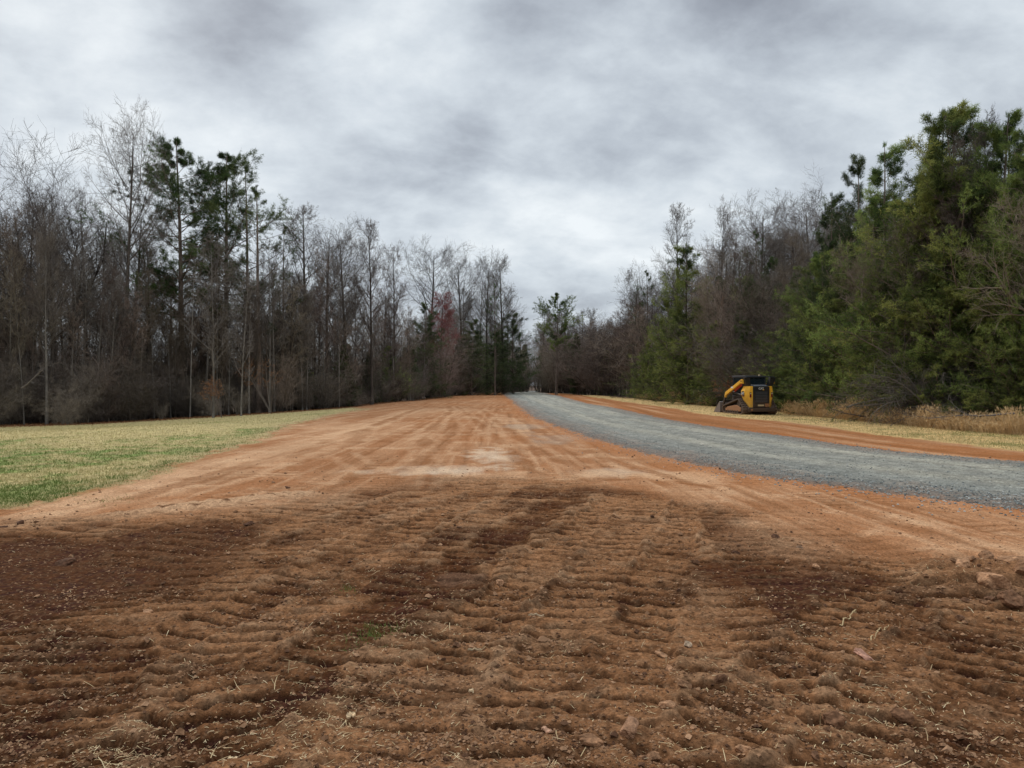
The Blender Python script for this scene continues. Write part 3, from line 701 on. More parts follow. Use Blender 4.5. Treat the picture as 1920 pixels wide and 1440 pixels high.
plant('pine1', 1742, 32, 205, 'high open-topped pine left of the highest crown', 'pine tree', sx=.9)
plant('pine2', 1822, 30.5, 188, 'highest pine of the right wood, its top thin against the sky', 'pine tree', sx=1.15)
plant('pine1', 1866, 30, 215, 'pine crown right of the highest one, mixed with bare twigs', 'pine tree', sx=1.0)
plant('pine0', 1782, 31.5, 205, 'pine crown filling the shoulder left of the highest one', 'pine tree', sx=1.0)
plant('pine0', 1935, 27.5, 225, 'pine cut by the right edge of the view', 'pine tree', sx=.85)
plant('col2', 1800, 30.6, 235, 'bare brown young tree growing through the front of the highest pine', 'bare tree', sx=.75)
plant('col0', 1860, 30.5, 200, 'bare tree showing through between the highest pine and the right edge', 'bare tree', sx=.75)
plant('young1', 1700, 31.5, 400, 'bare twiggy sapling in front of the high open-topped pine', 'bare tree')
plant('pine2', 1560, 40.5, 470, 'light green pine behind the loader, right side', 'pine tree', sx=1.15)
plant('pine1', 1600, 37, 500, 'yellow-green bushy pine below the ragged dark cedar', 'pine tree', sx=1.25)
plant('pine0', 1700, 33, 420, 'yellow-green bushy pine in the middle of the right conifer wall', 'pine tree', sx=1.25)
plant('pine2', 1790, 30.2, 440, 'light green bushy pine above the heap of bent bare branches', 'pine tree', sx=1.2)
plant('pine1', 1890, 27.6, 470, 'dense green pine low at the right edge', 'pine tree', sx=1.3)
plant('pine0', 1505, 44.5, 610, 'low spreading green pine directly right of the loader', 'pine tree', sx=1.9)
plant('pine1', 1585, 38, 640, 'low green boughs right of the loader behind the dry grass', 'pine tree', sx=2.0)
plant('pine2', 1345, 56, 600, 'dark green low pine behind the loader, left side', 'pine tree', sx=1.5)
plant('pine0', 1290, 62.5, 610, 'low green pine at the foot of the tall bright conifer', 'pine tree', sx=1.7)
plant('pine1', 1405, 52, 600, 'shaded green pine directly behind the loader', 'pine tree', sx=1.3)
plant('cedar1', 1395, 55, 520, 'dark evergreen with a pointed top in the brown thicket above the loader', 'cedar', sx=1.2)
plant('pine2', 1450, 55, 480, 'dull green pine showing through the brown trees above the loader', 'pine tree', sx=.9, mats={'crown': M_needdk})
plant('oak0', 1440, 53, 415, 'brown bare tree with a wide crown right behind the loader', 'bare tree', sx=.9, mats={'crown': M_twigred})
plant('oak1', 1370, 58, 440, 'brown bare tree with drooping twigs left behind the loader', 'bare tree', sx=.95, mats={'crown': M_twigred})
plant('col0', 1490, 50, 430, 'brown upright bare tree between the loader and the cedar steps', 'bare tree', mats={'crown': M_twigred})
plant('droop', 1430, 49.5, 560, 'hanging brown twigs of a bare shrub just above the loader', 'bare shrub', sx=1.3)
plant('droop', 1480, 46.5, 600, 'hanging brown shrub above the right of the loader', 'bare shrub', sx=1.1)
plant('shrub1', 1385, 55, 520, 'tall brown bare shrub left above the loader', 'bare shrub', sx=1.0)
plant('droop', 1790, 30.2, 668, 'arching bare shrub over the bent branches at the right', 'bare shrub', sx=1.3)
plant('droop', 1720, 32, 690, 'low arching bare shrub left of the bent branch heap', 'bare shrub', sx=1.5)
plant('droop', 1850, 29.3, 680, 'tangled bare shrub right of the bent branch heap', 'bare shrub', sx=1.4)

# -- the many look-alikes of the two woods
skyx = [-400, 0, 60, 130, 170, 260, 300, 400, 520, 560, 600, 650, 700, 740, 780, 805, 840, 868, 912, 945, 965, 990, 1020, 1060, 1100, 1140, 1170, 1200, 1230, 1265, 1300, 1345, 1420, 1460, 1510, 1570, 1620, 1700, 1800, 1900, 2300]
skyy = [250, 262, 256, 275, 305, 330, 390, 400, 430, 400, 400, 408, 425, 462, 500, 470, 500, 480, 475, 500, 550, 572, 565, 550, 548, 590, 560, 505, 490, 440, 450, 400, 385, 410, 350, 345, 330, 280, 215, 190, 150]
def edgeY(t, W):
    """depth at which the wood begins along a bearing"""
    tt = W[:, 0] / W[:, 1]; o = np.argsort(tt)
    return float(np.interp(t, tt[o], W[o, 1]))
def fill(n, keys, p0, p1, d0, d1, hs, label, cat, group, W, top=None, mats=None, seed=1, sxr=(.85, 1.2), sp=None, name=None):
    rg = random.Random(seed); placed = []
    for i in range(n):
        px = p0 + (p1 - p0) * (i + rg.random()) / n
        if 984 < px < 1013: continue
        t = (px - 960) / FPX; Y = edgeY(t, W) + rg.uniform(d0, d1); x = t * Y
        if top is not None:
            H = HT(np.interp(px, skyx, skyy) + rg.uniform(*top), Y, x)
            H = max(H, 4)
        else: H = rg.uniform(*hs)
        k = rg.choice(keys)
        PR[k].put(x, Y, H, rg.uniform(0, 6.28), label, cat, group, rg.uniform(*sxr), lean=rg.gauss(0, .02), mats=mats, name=name)
fill(26, ['col0', 'col1', 'col2', 'tulip0', 'tulip1', 'oak0', 'oak1'], -330, 760, 5, 22, None, 'grey bare tree standing inside the left wood among many alike', 'bare tree', 'bare trees inside the left wood', WOOD_L, (20, 130), seed=3)
fill(26, ['col0', 'col1', 'col2'], -100, 780, 2, 9, None, 'thin grey bare tree near the front of the left wood', 'bare tree', 'thin bare trees along the left wood', WOOD_L, (90, 210), seed=4, sxr=(.6, .9))
fill(16, ['col0', 'tulip1', 'col2', 'oak0'], 770, 1000, 8, 40, None, 'bare tree in the far part of the left wood near the road gap', 'bare tree', 'bare trees by the road gap', WOOD_L, (25, 110), seed=5)
fill(90, ['young0', 'young1', 'young2', 'youngpale'], -340, 850, .3, 9, (6.5, 11), 'slender bare sapling in the thicket along the left wood edge', 'sapling', 'saplings along the left wood edge', WOOD_L, seed=6)
fill(84, ['shrub0', 'shrub1', 'shrub2', 'droop'], -340, 985, .2, 7, (2.5, 5.8), 'bare brown shrub in the thicket along the left wood edge', 'bare shrub', 'shrubs along the left wood edge', WOOD_L, seed=7, sxr=(.9, 1.35))
fill(40, ['youngpale', 'col1', 'young2'], -300, 800, -.3, 3, (9, 14), 'pale thin trunk standing at the very front of the left wood', 'bare tree', 'pale thin trunks at the front of the left wood', WOOD_L, seed=66, sxr=(.55, .8), mats={'trunk': M_barkpale})
fill(50, ['shrub0', 'shrub1', 'shrub2'], -340, 985, 6, 18, (5, 8.5), 'tall bare brown shrub inside the left wood', 'bare shrub', 'tall shrubs inside the left wood', WOOD_L, seed=8, sxr=(1.0, 1.5))
fill(26, ['cedar0', 'cedar1'], -300, 980, 9, 20, (5, 10), 'dark evergreen half hidden inside the left wood', 'cedar', 'dark evergreens inside the left wood', WOOD_L, seed=9, sxr=(1.1, 1.6))
fill(10, ['cedar0', 'cedar1', 'pine2'], 560, 800, 1, 6, (3, 6), 'olive green evergreen bush low at the left wood edge', 'evergreen bush', 'evergreen bushes at the left wood edge', WOOD_L, seed=10, sxr=(1.1, 1.6))
M_shrub = attr_mat('twig_light_brown', [(0, (.10, .078, .058)), (1, (.27, .225, .175))], objvar=.35)
fill(30, ['shrub0', 'shrub1', 'droop'], -340, 960, -.8, 3, (1.2, 5.0), 'light brown twiggy shrub at the very edge of the left wood', 'bare shrub', 'light brown shrubs at the left wood edge', WOOD_L, seed=77, sxr=(.9, 1.4), mats={'twigs': M_shrub, 'stems': M_barkpale})
# middle and right
fill(16, ['shrub0', 'shrub1', 'young0'], 830, 1000, 2, 24, (8, 12), 'brown bare thicket left of the gap over the road', 'bare shrub', 'thicket left of the road gap', WOOD_L, seed=111, sxr=(1.1, 1.6))
fill(14, ['pine1', 'cedar0', 'col1'], 860, 1190, 10, 40, (9, 13), 'dull green or grey tree deep behind the end of the road', 'tree', 'trees deep behind the end of the road', WOOD_L, seed=112, sxr=(1.1, 1.5), mats=None)
fill(34, ['col0', 'col1', 'tulip2', 'oak1'], 1000, 1200, 4, 45, None, 'distant bare tree behind the bend of the road', 'bare tree', 'distant bare trees beyond the road', WOOD_R, (5, 70), seed=11, sxr=(.8, 1.2))
fill(34, ['shrub0', 'shrub1', 'young0', 'young2'], 1012, 1215, .5, 16, (8, 13), 'brown bare thicket shrub beyond the end of the road', 'bare shrub', 'thicket beyond the road', WOOD_R, seed=12, sxr=(1.2, 1.8))
fill(34, ['col0', 'tulip0', 'tulip2', 'oak0', 'oak1'], 1180, 1640, 10, 34, None, 'pale bare tree behind the conifers of the right wood', 'bare tree', 'pale bare trees behind the right conifers', WOOD_R, (10, 90), seed=13)
fill(14, ['pine0', 'pine1', 'pine2', 'cedar0'], 1210, 1560, 4, 13, None, 'green conifer in the second row of the right wood', 'pine tree', 'conifers in the second row', WOOD_R, (110, 210), seed=14, sxr=(1.0, 1.3))
fill(20, ['pine0', 'pine1', 'pine2', 'cedar0', 'cedar1'], 1580, 2250, 3.5, 11, None, 'green conifer packed into the depth of the right wood', 'pine tree', 'conifers in the depth of the right wood', WOOD_R, (30, 170), seed=15, sxr=(.9, 1.2))
fill(9, ['oak0', 'oak1', 'young1', 'col1'], 1600, 1960, -.2, 2.2, None, 'bare brown crown mixed into the front of the tall right conifers', 'bare tree', 'bare trees among the tall right conifers', WOOD_R, (20, 160), seed=115, sxr=(.7, .95), mats={'crown': M_twigred})
fill(10, ['pine0', 'pine1', 'pine2'], 1950, 2700, 1, 5, (8, 12), 'green conifer beyond the right edge of the view', 'pine tree', 'conifers beyond the right edge', WOOD_R, seed=16, sxr=(1.0, 1.2))
fill(30, ['pine0', 'pine1', 'pine2'], 1190, 2100, 1.3, 3.2, (2.8, 5.6), 'low green pine bough touching the dry grass of the right verge', 'young pine', 'low pines along the right verge', WOOD_R, seed=17, sxr=(1.5, 2.1))
fill(8, ['shrub0', 'shrub1', 'shrub2', 'droop'], 1320, 1530, 1.0, 6, (4, 7), 'bare twiggy shrub mixed into the right conifers', 'bare shrub', 'shrubs in the right wood', WOOD_R, seed=18)
fill(9, ['oak0', 'oak1', 'col2', 'young1'], 1310, 1530, 3, 9, None, 'brown bare tree in the thicket above the loader', 'bare tree', 'brown bare trees above the loader', WOOD_R, (60, 190), seed=19, mats={'crown': M_twigred})

# far wood: one mass nobody could count
def far_wood(name, pts, label):
    rng = np.random.RandomState(91); A = Acc(); P = np.array(pts)
    P = P[np.argsort(P[:, 0])]
    n = len(P); z = gh(P[:, 0], P[:, 1]); P0 = np.stack([P[:, 0], P[:, 1], z - .2], 1)
    H = P[:, 2] * rng.uniform(.75, 1.1, n)
    l0 = grow(rng, P0, np.tile([[0, 0, 1.]], (n, 1)), H, np.full(n, .11), 5, .04, .05, .2); A.tub(l0, 4, .35, .1, rng)
    Pp, D, L, Rr, _, _ = spawn(rng, l0, 17, .06, 1.0, 48, .26, None, .4, .02)
    l1 = grow(rng, Pp, D, L, Rr, 3, .12, .10, .3); A.tub(l1, 3, .5, .12, rng)
    Pp, D, L, Rr, _, _ = spawn(rng, l1, 8, .1, 1.0, 45, .5, None, .6, .012)
    l2 = grow(rng, Pp, D, L, Rr, 2, .14, .05, .5); A.tub(l2, 3, .7, .15, rng)
    o = A.build(name, M_twigred); tag(o, label, 'far wood', kind='stuff'); return o
rg = np.random.RandomState(17); pts = []
for px in np.linspace(-520, 985, 250):
    t = (px - 960) / FPX; Y = edgeY(t, WOOD_L) + rg.uniform(19, 38); pts.append((t * Y, Y, rg.uniform(6, 9)))
far_wood('distant_woodland', pts, 'dense dark brown bare woodland filling the depth of the left wood')
pts = []
for px in np.linspace(985, 2300, 220):
    t = (px - 960) / FPX; Y = edgeY(t, WOOD_R) + rg.uniform(14, 36); pts.append((t * Y, Y, rg.uniform(8, 10)))
far_wood('distant_woodland', pts, 'dense brown bare woodland behind the conifers and the end of the road')

M_heap = attr_mat('dead_branches', [(0, (.045, .036, .030)), (1, (.17, .145, .125))], objvar=0)
# heap of bent branches at the foot of the right conifers
rng = np.random.RandomState(5); A = Acc(); B = Acc()
bx, by = at(1800, 29.3); bz = float(gh(bx, by))
n = 34; P = np.stack([bx + rng.uniform(-1.6, 2.2, n), by + rng.uniform(-.3, 1.2, n), np.full(n, bz) + rng.uniform(-.1, .9, n)], 1)
D = np.stack([-1 + rng.normal(0, .7, n), rng.normal(0, .3, n), .7 + rng.rand(n) * .9], 1)
l0 = grow(rng, P, D, rng.uniform(1.8, 4.0, n), rng.uniform(.012, .035, n), 12, .06, -.12, .25); B.tub(l0, 5, .7, .2, rng)
Pp, D, L, Rr, _, _ = spawn(rng, l0, 12, .15, 1, 38, .35, None, .5, .006); l1 = grow(rng, Pp, D, L, Rr, 5, .10, -.06, .4); A.tub(l1, 3, .7, .2, rng)
Pp, D, L, Rr, _, _ = spawn(rng, l1, 6, .15, 1, 40, .45, None, .6, .005); l2 = grow(rng, Pp, D, L, Rr, 3, .10, -.03, .5); A.tub(l2, 3, .7, .2, rng)
h = tag(empty('branch_heap'), 'heap of bent grey bare branches at the foot of the right conifers', 'branch heap')
B.build('limbs', M_heap, h); A.build('twigs', M_heap, h)
def fallen(p, q, r, seed, label, up=.0):
    rng = np.random.RandomState(seed); p = np.array(p); q = np.array(q)
    B = Acc(); A = Acc(); L = np.linalg.norm(q - p)
    br = grow(rng, p[None], (q - p)[None], np.array([L]), np.array([r]), 12, .05, up, .3); B.tub(br, 7, .85)
    Pp, D, L_, Rr, _, _ = spawn(rng, br, 10, .3, 1, 38, .28, None, .45, .008); l1 = grow(rng, Pp, D, L_, Rr, 5, .12, .0, .3); A.tub(l1, 4, .8, .1, rng)
    Pp, D, L_, Rr, _, _ = spawn(rng, l1, 6, .2, 1, 40, .45, None, .5, .006); l2 = grow(rng, Pp, D, L_, Rr, 3, .12, .0, .4); A.tub(l2, 3, .8, .1, rng)
    h = tag(empty('fallen_branch', tuple(p)), label, 'fallen branch')
    for o in (B.build('stem', M_twigpale), A.build('twigs', M_twigpale)):
        o.parent = h; o.matrix_parent_inverse = Matrix.Translation(-Vector(p))
def P3(px, py, Y): return (*at(px, Y), CH - (py - 720) / FPX * Y)
fallen(P3(1588, 764, 32.5), P3(1720, 702, 29.5), .05, 1, 'long grey dead branch slanting up right of the loader out of the dry grass')
fallen(P3(1905, 775, 25.2), P3(1745, 765, 27.5), .035, 2, 'grey dead branch lying low across the dry grass near the right edge')
fallen(P3(40, 728, 43.5), P3(95, 690, 43.2), .04, 3, 'pale fallen branch sticking out of the thicket near the left edge', .03)
fallen(P3(150, 716, 46), P3(130, 690, 45.5), .02, 4, 'small pale broken branch in the thicket left of the tallest tree', .03)
# orange leaved beech bushes
def leafy(px, py, Y, w, hgt, seed, label):
    rng = np.random.RandomState(seed); B = Acc(); A = Acc(); x, y = at(px, Y); z0 = float(gh(x, y)); zc = CH - (py - 720) / FPX * Y
    n = 7; P = np.tile([[x + .4, y, z0]], (n, 1)); tgt = np.stack([x + rng.uniform(-w, w, n), y + rng.normal(0, .4, n), zc + rng.uniform(-hgt, hgt, n)], 1)
    v = tgt - P; br = grow(rng, P, v, np.linalg.norm(v, axis=1), np.full(n, .02), 8, .05, .0, .3); B.tub(br, 5, .7)
    Pp, D, L, Rr, _, _ = spawn(rng, br, 12, .55, 1, 60, .22, None, .5, .006); l1 = grow(rng, Pp, D, L, Rr, 4, .1, 0, .4); B.tub(l1, 3, .6)
    Pp, D, L, Rr, _, _ = spawn(rng, l1, 10, .3, 1, 50, .1, None, .5)
    tufts(A, rng, Pp, D, 1, .09, .022, .6, np.clip(rng.normal(.5, .2, len(Pp)), 0, 1))
    h = tag(empty('beech_bush'), label, 'leafy bush'); B.build('stems', M_twig, h); A.build('leaves', M_dead, h)
M_dead = attr_mat('dead_leaves', [(0, (.16, .07, .03)), (1, (.42, .22, .11))], objvar=.1, trans=.2)
leafy(498, 686, 53.5, 1.5, .25, 1, 'bush with a spray of dry orange-brown leaves under the pale young tree')
leafy(405, 718, 50, .8, .3, 2, 'small bush with dry orange leaves lower left of the larger leafy one')
leafy(1362, 712, 49.5, 1.0, .6, 3, 'dry rust-coloured bush in the shade just left of the loader cab')

# ------------------------------------------------------------------ grasses, straw, stones
M_blade = attr_mat('grass_blades', [(0, (.075, .13, .022)), (.5, (.24, .24, .08)), (1, (.50, .40, .20))], trans=.25, objvar=0)
M_dry = attr_mat('dry_grass', [(0, (.32, .18, .08)), (.5, (.60, .38, .18)), (1, (.80, .60, .34))], trans=.2, objvar=0)
M_straw = attr_mat('straw', [(0, (.26, .17, .09)), (.6, (.50, .37, .20)), (1, (.66, .54, .34))], objvar=0)
def blades(name, n, sampler, hmin, hmax, w, label, mat, want, tintf, seed=1, lay=.5):
    rng = np.random.RandomState(seed); x, y = sampler(rng, n); zn, _ = zone_at(x, y); k = np.isin(zn, want); x, y = x[k], y[k]
    z = ground_z(x, y); P = np.stack([x, y, z], 1); m = len(P)
    d = unit(np.stack([rng.normal(0, lay, m), rng.normal(0, lay, m), np.ones(m)], 1)); h = rng.uniform(hmin, hmax, m)
    s = unit(np.stack([rng.normal(0, 1, m), rng.normal(0, 1, m) * .4, np.zeros(m)], 1)) * w * (.5 + y / 25)[:, None]
    tip = P + d * h[:, None]
    V = np.stack([P - s, P + s, tip], 1).reshape(-1, 3)
    A = Acc(); A.add(V, np.arange(3 * m).reshape(-1, 3), np.repeat(np.clip(tintf(x, y, rng), 0, 1), 3))
    return tag(A.build(name, mat), label, 'grass', kind='stuff')
def samp(t0, t1, y0, y1):
    def f(rng, n):
        Y = 1 / rng.uniform(1 / y1, 1 / y0, n); return rng.uniform(t0, t1, n) * Y, Y
    return f
def lawn_tint(x, y, rng):
    gm = 1.1 * fbm(x * 1.0, y * .55, .33, 4, 211) + 1.0 * fbm(x, y, 1.7, 4, 21) + green_spots(x, y)
    return .86 - .72 * sstep(-.15, .4, gm) + rng.normal(0, .16, len(x))
blades('lawn_grass', 190000, samp(-1.2, -.15, 8, 62), .02, .075, .005, 'short green and straw-coloured grass on the sloping field at the left', M_blade, [2], lawn_tint, 3, .7)
blades('verge_grass', 90000, samp(.03, 1.2, 15, 110), .03, .12, .006, 'short mown straw-yellow grass between the red dirt shoulder and the right wood', M_blade, [3], lambda x, y, rng: .88 - .5 * sstep(.1, .5, fbm(x, y, .45, 3, 221)) + rng.normal(0, .15, len(x)), 4, .8)
# tall dry grass
rng = np.random.RandomState(9); A = Acc(); cx = []; 
for px in np.concatenate([rng.uniform(1455, 1925, 640), rng.uniform(1545, 1660, 60), rng.uniform(1195, 1335, 110), rng.uniform(1930, 2500, 120)]):
    t = (px - 960) / FPX; Y = edgeY(t, WOOD_R) - rng.uniform(-.1, 3.0 if px > 1440 else 2.6)
    if 1330 < px < 1475 and Y < 46: continue
    cl = .55 + .75 * max(0, noise(np.array([t * Y * .8]), np.array([Y * .8]), 7)[0] + .3)
    cx.append((t * Y, Y, cl * (.70 if px > 1440 else .95)))
cx = np.array(cx); rep = 26; C_ = np.repeat(cx, rep, 0); m = len(C_)
px_ = C_[:, 0] + rng.normal(0, .16, m); py_ = C_[:, 1] + rng.normal(0, .16, m)
P = np.stack([px_, py_, ground_z(px_, py_) - .02], 1)
D = np.stack([(px_ - C_[:, 0]) * .9 + rng.normal(.05, .16, m), rng.normal(0, .18, m), np.ones(m)], 1)
l0 = grow(rng, P, D, C_[:, 2] * rng.uniform(.45, 1.15, m), np.full(m, .0052), 4, .07, -.06, .5)
A.tub(l0, 3, .68, .22, rng)
e = l0[0][:, -1]; de = unit(l0[0][:, -1] - l0[0][:, -2]); tufts(A, rng, e - de * .08, de, 3, .10, .010, .35, np.clip(rng.normal(.75, .15, m), 0, 1))
tag(A.build('dry_grass', M_dry), 'tall dry broom-coloured grass along the foot of the right wood', 'dry grass', kind='stuff')
# weeds and leaf litter at left wood edge
rng = np.random.RandomState(19); A = Acc(); n = 26000
px_ = rng.uniform(-300, 960, n); t = (px_ - 960) / FPX; Ye = np.interp(t, (WOOD_L[:, 0] / WOOD_L[:, 1]), WOOD_L[:, 1]); Y = Ye + rng.normal(.6, 1.3, n)
P = np.stack([t * Y, Y, ground_z(t * Y, Y) + .02], 1)
tufts(A, rng, P, unit(rng.normal(0, 1, (n, 3)) * [1, 1, .35]), 1, .10, .030, .5, np.clip(rng.normal(.35, .25, n), 0, 1))
tag(A.build('leaf_litter', M_dead), 'fallen brown leaves along the edge of the left wood', 'leaf litter', kind='stuff')

# straw scattered on the tracked dirt
rng = np.random.RandomState(29); n = 130000
Y = 1 / rng.uniform(1 / 15, 1 / 2.5, n); x = rng.uniform(-.95, .95, n) * Y
cl = fbm(x, Y, 1.3, 4, 301) + .4 * noise(x * 5, Y * 5, 302)
dens = .07 + .6 * sstep(.18, .55, cl)
for (qx, qy, rr, w) in ((780, 1185, .45, 1.0), (720, 1190, .6, .6), (700, 1085, .7, .6), (640, 1330, .25, .8), (230, 1410, .3, .8), (850, 990, .9, .5), (960, 930, .8, .4), (560, 1330, .8, .4), (1760, 1090, .5, .7), (1590, 1030, .5, .6), (1680, 1320, .4, .5), (1600, 1400, .3, .5)):
    c = pw(qx, qy); dens = np.maximum(dens, w * sstep(rr * 1.2, rr * .2, np.hypot(x - c[0], Y - c[1]) + .25 * cl))
zn, rf = zone_at(x, Y); k = (rng.rand(n) < dens * .55) & (zn == 0) & (rng.rand(n) < np.clip(rf, .05, 1)); x, Y = x[k], Y[k]; m = len(x)
d = unit(np.stack([rng.normal(.25, 1, m), rng.normal(.1, .8, m), rng.normal(.05, .22, m)], 1)); L = np.exp(rng.normal(-3.95, .6, m)); wd = rng.uniform(.0008, .0022, m)
s = unit(np.cross(d, [0, 0, 1.])) * wd[:, None]; c = np.stack([x, Y, ground_z(x, Y) + .006 + np.abs(d[:, 2]) * L * .5], 1); h = d * L[:, None] * .5
b_ = rng.normal(0, .04, (m, 3)) * L[:, None] + [0, 0, .002]
V = np.stack([c - h - s, c - h + s, c + b_ + s, c + b_ - s, c + h + s * .6, c + h - s * .6], 1).reshape(-1, 3); i0 = np.arange(m)[:, None] * 6
F = np.vstack([i0 + [0, 1, 2, 3], i0 + [3, 2, 4, 5]])
A = Acc(); A.add(V, F, np.repeat(np.clip(rng.normal(.5, .28, m), 0, 1), 6)); tag(A.build('straw', M_straw), 'loose straw and dead grass trodden into the tracked dirt', 'straw', kind='stuff')
# green sprouts in the straw
rng = np.random.RandomState(31); A = Acc()
for (qx, qy, k_, rr) in ((706, 1186, 70, .09), (650, 1110, 16, .05), (690, 1205, 30, .14), (210, 938, 60, .25)):
    c = pw(qx, qy); x = c[0] + rng.normal(0, rr, k_); y = c[1] + rng.normal(0, rr * .7, k_); P = np.stack([x, y, ground_z(x, y)], 1)
    tufts(A, rng, P, np.tile([[0, 0, 1.]], (k_, 1)), 3, .05, .0022, .7, np.clip(rng.normal(.12, .1, k_), 0, 1))
tag(A.build('grass_sprouts', M_blade), 'small green grass sprouts in the straw on the dark dirt', 'grass', kind='stuff')

# crumbs of soil, stones of the road
def stones(name, x, y, r, mat, label, cat, seed, flat=.7, sink=.2, colf=None):
    rng = np.random.RandomState(seed); m = len(x)
    oct_ = np.array([[1, 0, 0], [0, 1, 0], [-1, 0, 0], [0, -1, 0], [0, 0, 1], [.6, .6, .6], [-.6, .5, .6], [0, 0, -.6]])
    F0 = np.array([[0, 5, 4], [1, 5, 0], [1, 6, 5], [5, 6, 4], [2, 6, 1], [2, 4, 6], [3, 4, 2], [3, 0, 4], [0, 7, 1], [1, 7, 2], [2, 7, 3], [3, 7, 0]])
    V = oct_[None] * (1 + rng.normal(0, .28, (m, 8, 3))) * [1, 1, flat]
    a = rng.rand(m) * 6.28; ca, sa = np.cos(a)[:, None], np.sin(a)[:, None]
    V = np.stack([V[..., 0] * ca - V[..., 1] * sa, V[..., 0] * sa + V[..., 1] * ca, V[..., 2]], -1) * r[:, None, None]
    V = V + np.stack([x, y, ground_z(x, y) + r * sink], 1)[:, None]
    F = (F0[None] + np.arange(m)[:, None, None] * 8).reshape(-1, 3)
    o = mesh_obj(name, V.reshape(-1, 3), F, mat, attrs={'tint': np.repeat(rng.rand(m), 8)}); tag(o, label, cat, kind='stuff'); return o
M_crumb = attr_mat('soil_crumbs', [(0, (.07, .034, .020)), (.5, (.20, .105, .055)), (1, (.38, .22, .125))], rough=.95, spec=.1, objvar=0)
M_stone = attr_mat('road_stones', [(0, (.08, .09, .09)), (.5, (.20, .21, .195)), (1, (.40, .40, .37))], rough=.8, spec=.3, objvar=0)
rng = np.random.RandomState(37); n = 130000
Y = 1 / rng.uniform(1 / 20, 1 / 2.5, n); x = rng.uniform(-.95, .95, n) * Y; zn, rf = zone_at(x, Y)
cl = fbm(x, Y, 1.7, 4, 21); k = (rng.rand(n) < .18 + .8 * sstep(-.1, .4, cl)) & (zn == 0) & (rng.rand(n) < np.clip(rf, .22, 1)); x, Y = x[k], Y[k]
r = np.exp(rng.normal(-5.15, .45, len(x))) * np.clip(.7 + Y / 14, .7, 1.6); stones('soil_crumbs', x, Y, np.minimum(r, .03), M_crumb, 'small crumbs of loose brown soil on the tracked dirt', 'soil crumbs', 38)
n = 60000; Y = 1 / rng.uniform(1 / 60, 1 / 8, n); x = rng.uniform(0, 1.3, n) * Y; d = sd(x, Y, roadP); k = (d < .0) & (rng.rand(n) < (.10 + .9 * sstep(-1.8, -.2, d))) | (d >= 0) & (d < 1.5) & (rng.rand(n) < .6 * np.exp(-d / .30)); x, Y = x[k], Y[k]
stones('road_stones', x, Y, rng.uniform(.007, .021, len(x)), M_stone, 'loose blue-grey crushed stones of the gravel road', 'gravel', 39)

# lumps one can point at
def ico(sub=2):
    import bmesh
    bm = bmesh.new(); bmesh.ops.create_icosphere(bm, subdivisions=sub, radius=1); V = np.array([v.co[:] for v in bm.verts]); F = np.array([[v.index for v in f.verts] for f in bm.faces]); bm.free(); return V, F
ICO = ico(4)
M_lump = ground_mat('soil_lump', [9, 30, 90], [.25, .3, .3], .9, dist=.02)
def clod(px, py, sx, sy, sz, seed, label, c=(.27, .165, .10), name='dirt_clod', lift=.45, group=None):
    x, y = pw(px, py); rng = np.random.RandomState(seed); V, F = ICO; V = V.copy()
    for _ in range(13):   # flat broken faces
        nrm = unit(rng.normal(0, 1, 3)); dd = rng.uniform(.55, .85); ex = np.maximum(V @ nrm - dd, 0); V = V - ex[:, None] * nrm
    rr = 1 + .14 * noise(V[:, 0] * 2.2 + seed, V[:, 1] * 2.2 + V[:, 2] * 1.7, seed % 50) + .06 * noise(V[:, 0] * 7 + V[:, 2] * 5, V[:, 1] * 7, seed % 50 + 1)
    V = V * rr[:, None] * [sx, sy, sz]
    o = mesh_obj(name, V, F, M_lump, attrs={'Col': np.clip(np.array(c)[None] * (1 + .25 * noise(V[:, 0] * 30, V[:, 1] * 30 + V[:, 2] * 20, 5))[:, None], 0, 1)}, smooth=False)
    o.location = (x, y, float(ground_z(x, y)[0]) + sz * lift); o.rotation_euler = (rng.uniform(-.3, .3), rng.uniform(-.3, .3), rng.uniform(0, 6.28))
    tag(o, label, 'dirt clod', group); return o
lt = (.36, .195, .105); dk = (.095, .046, .026)
clod(1862, 1112, .16, .11, .09, 1, 'large flat-faced tan clod, the biggest of the heap at the right edge', lt)
clod(1905, 1072, .15, .11, .08, 2, 'broad tan clod at the back of the heap by the right edge', lt)
clod(1822, 1062, .10, .08, .06, 3, 'tan clod at the left shoulder of the heap by the right edge', lt)
clod(1895, 1138, .13, .09, .07, 4, 'brown clod in front of the biggest clod of the right heap', (.19, .095, .05))
clod(1850, 1078, .09, .08, .055, 5, 'middling clod wedged between the tan clods of the right heap', (.24, .125, .065))
clod(1930, 1105, .14, .12, .10, 6, 'clod at the very edge of the view in the right heap', (.24, .125, .065))
clod(1808, 1093, .08, .06, .045, 7, 'small clod at the left foot of the right heap', lt)
clod(1180, 1378, .095, .05, .04, 8, 'pointed upturned slab of dirt at the lower middle', (.28, .15, .085))
clod(1110, 1395, .06, .05, .03, 9, 'lump of dirt just left of the pointed slab at the lower middle', (.24, .125, .065))
clod(1257, 1251, .075, .028, .022, 10, 'long narrow light clod with a dark shadow under it, middle foreground', lt)
clod(1240, 1228, .055, .025, .02, 11, 'short narrow clod just behind the long narrow one', lt)
clod(1288, 1214, .035, .03, .025, 12, 'pale rounded clod right behind the long narrow one', (.38, .27, .18))
clod(38, 986, .06, .045, .03, 13, 'dark clod on the pale dirt near the left edge', dk)
clod(6, 990, .06, .05, .03, 14, 'dark clod touching the left edge of the view', dk)
clod(468, 985, .07, .05, .03, 15, 'dark crumbly clod at the right end of the smooth dark patch', dk)
clod(120, 1052, .11, .08, .035, 16, 'dark lump in the smooth dark patch at the left', dk)
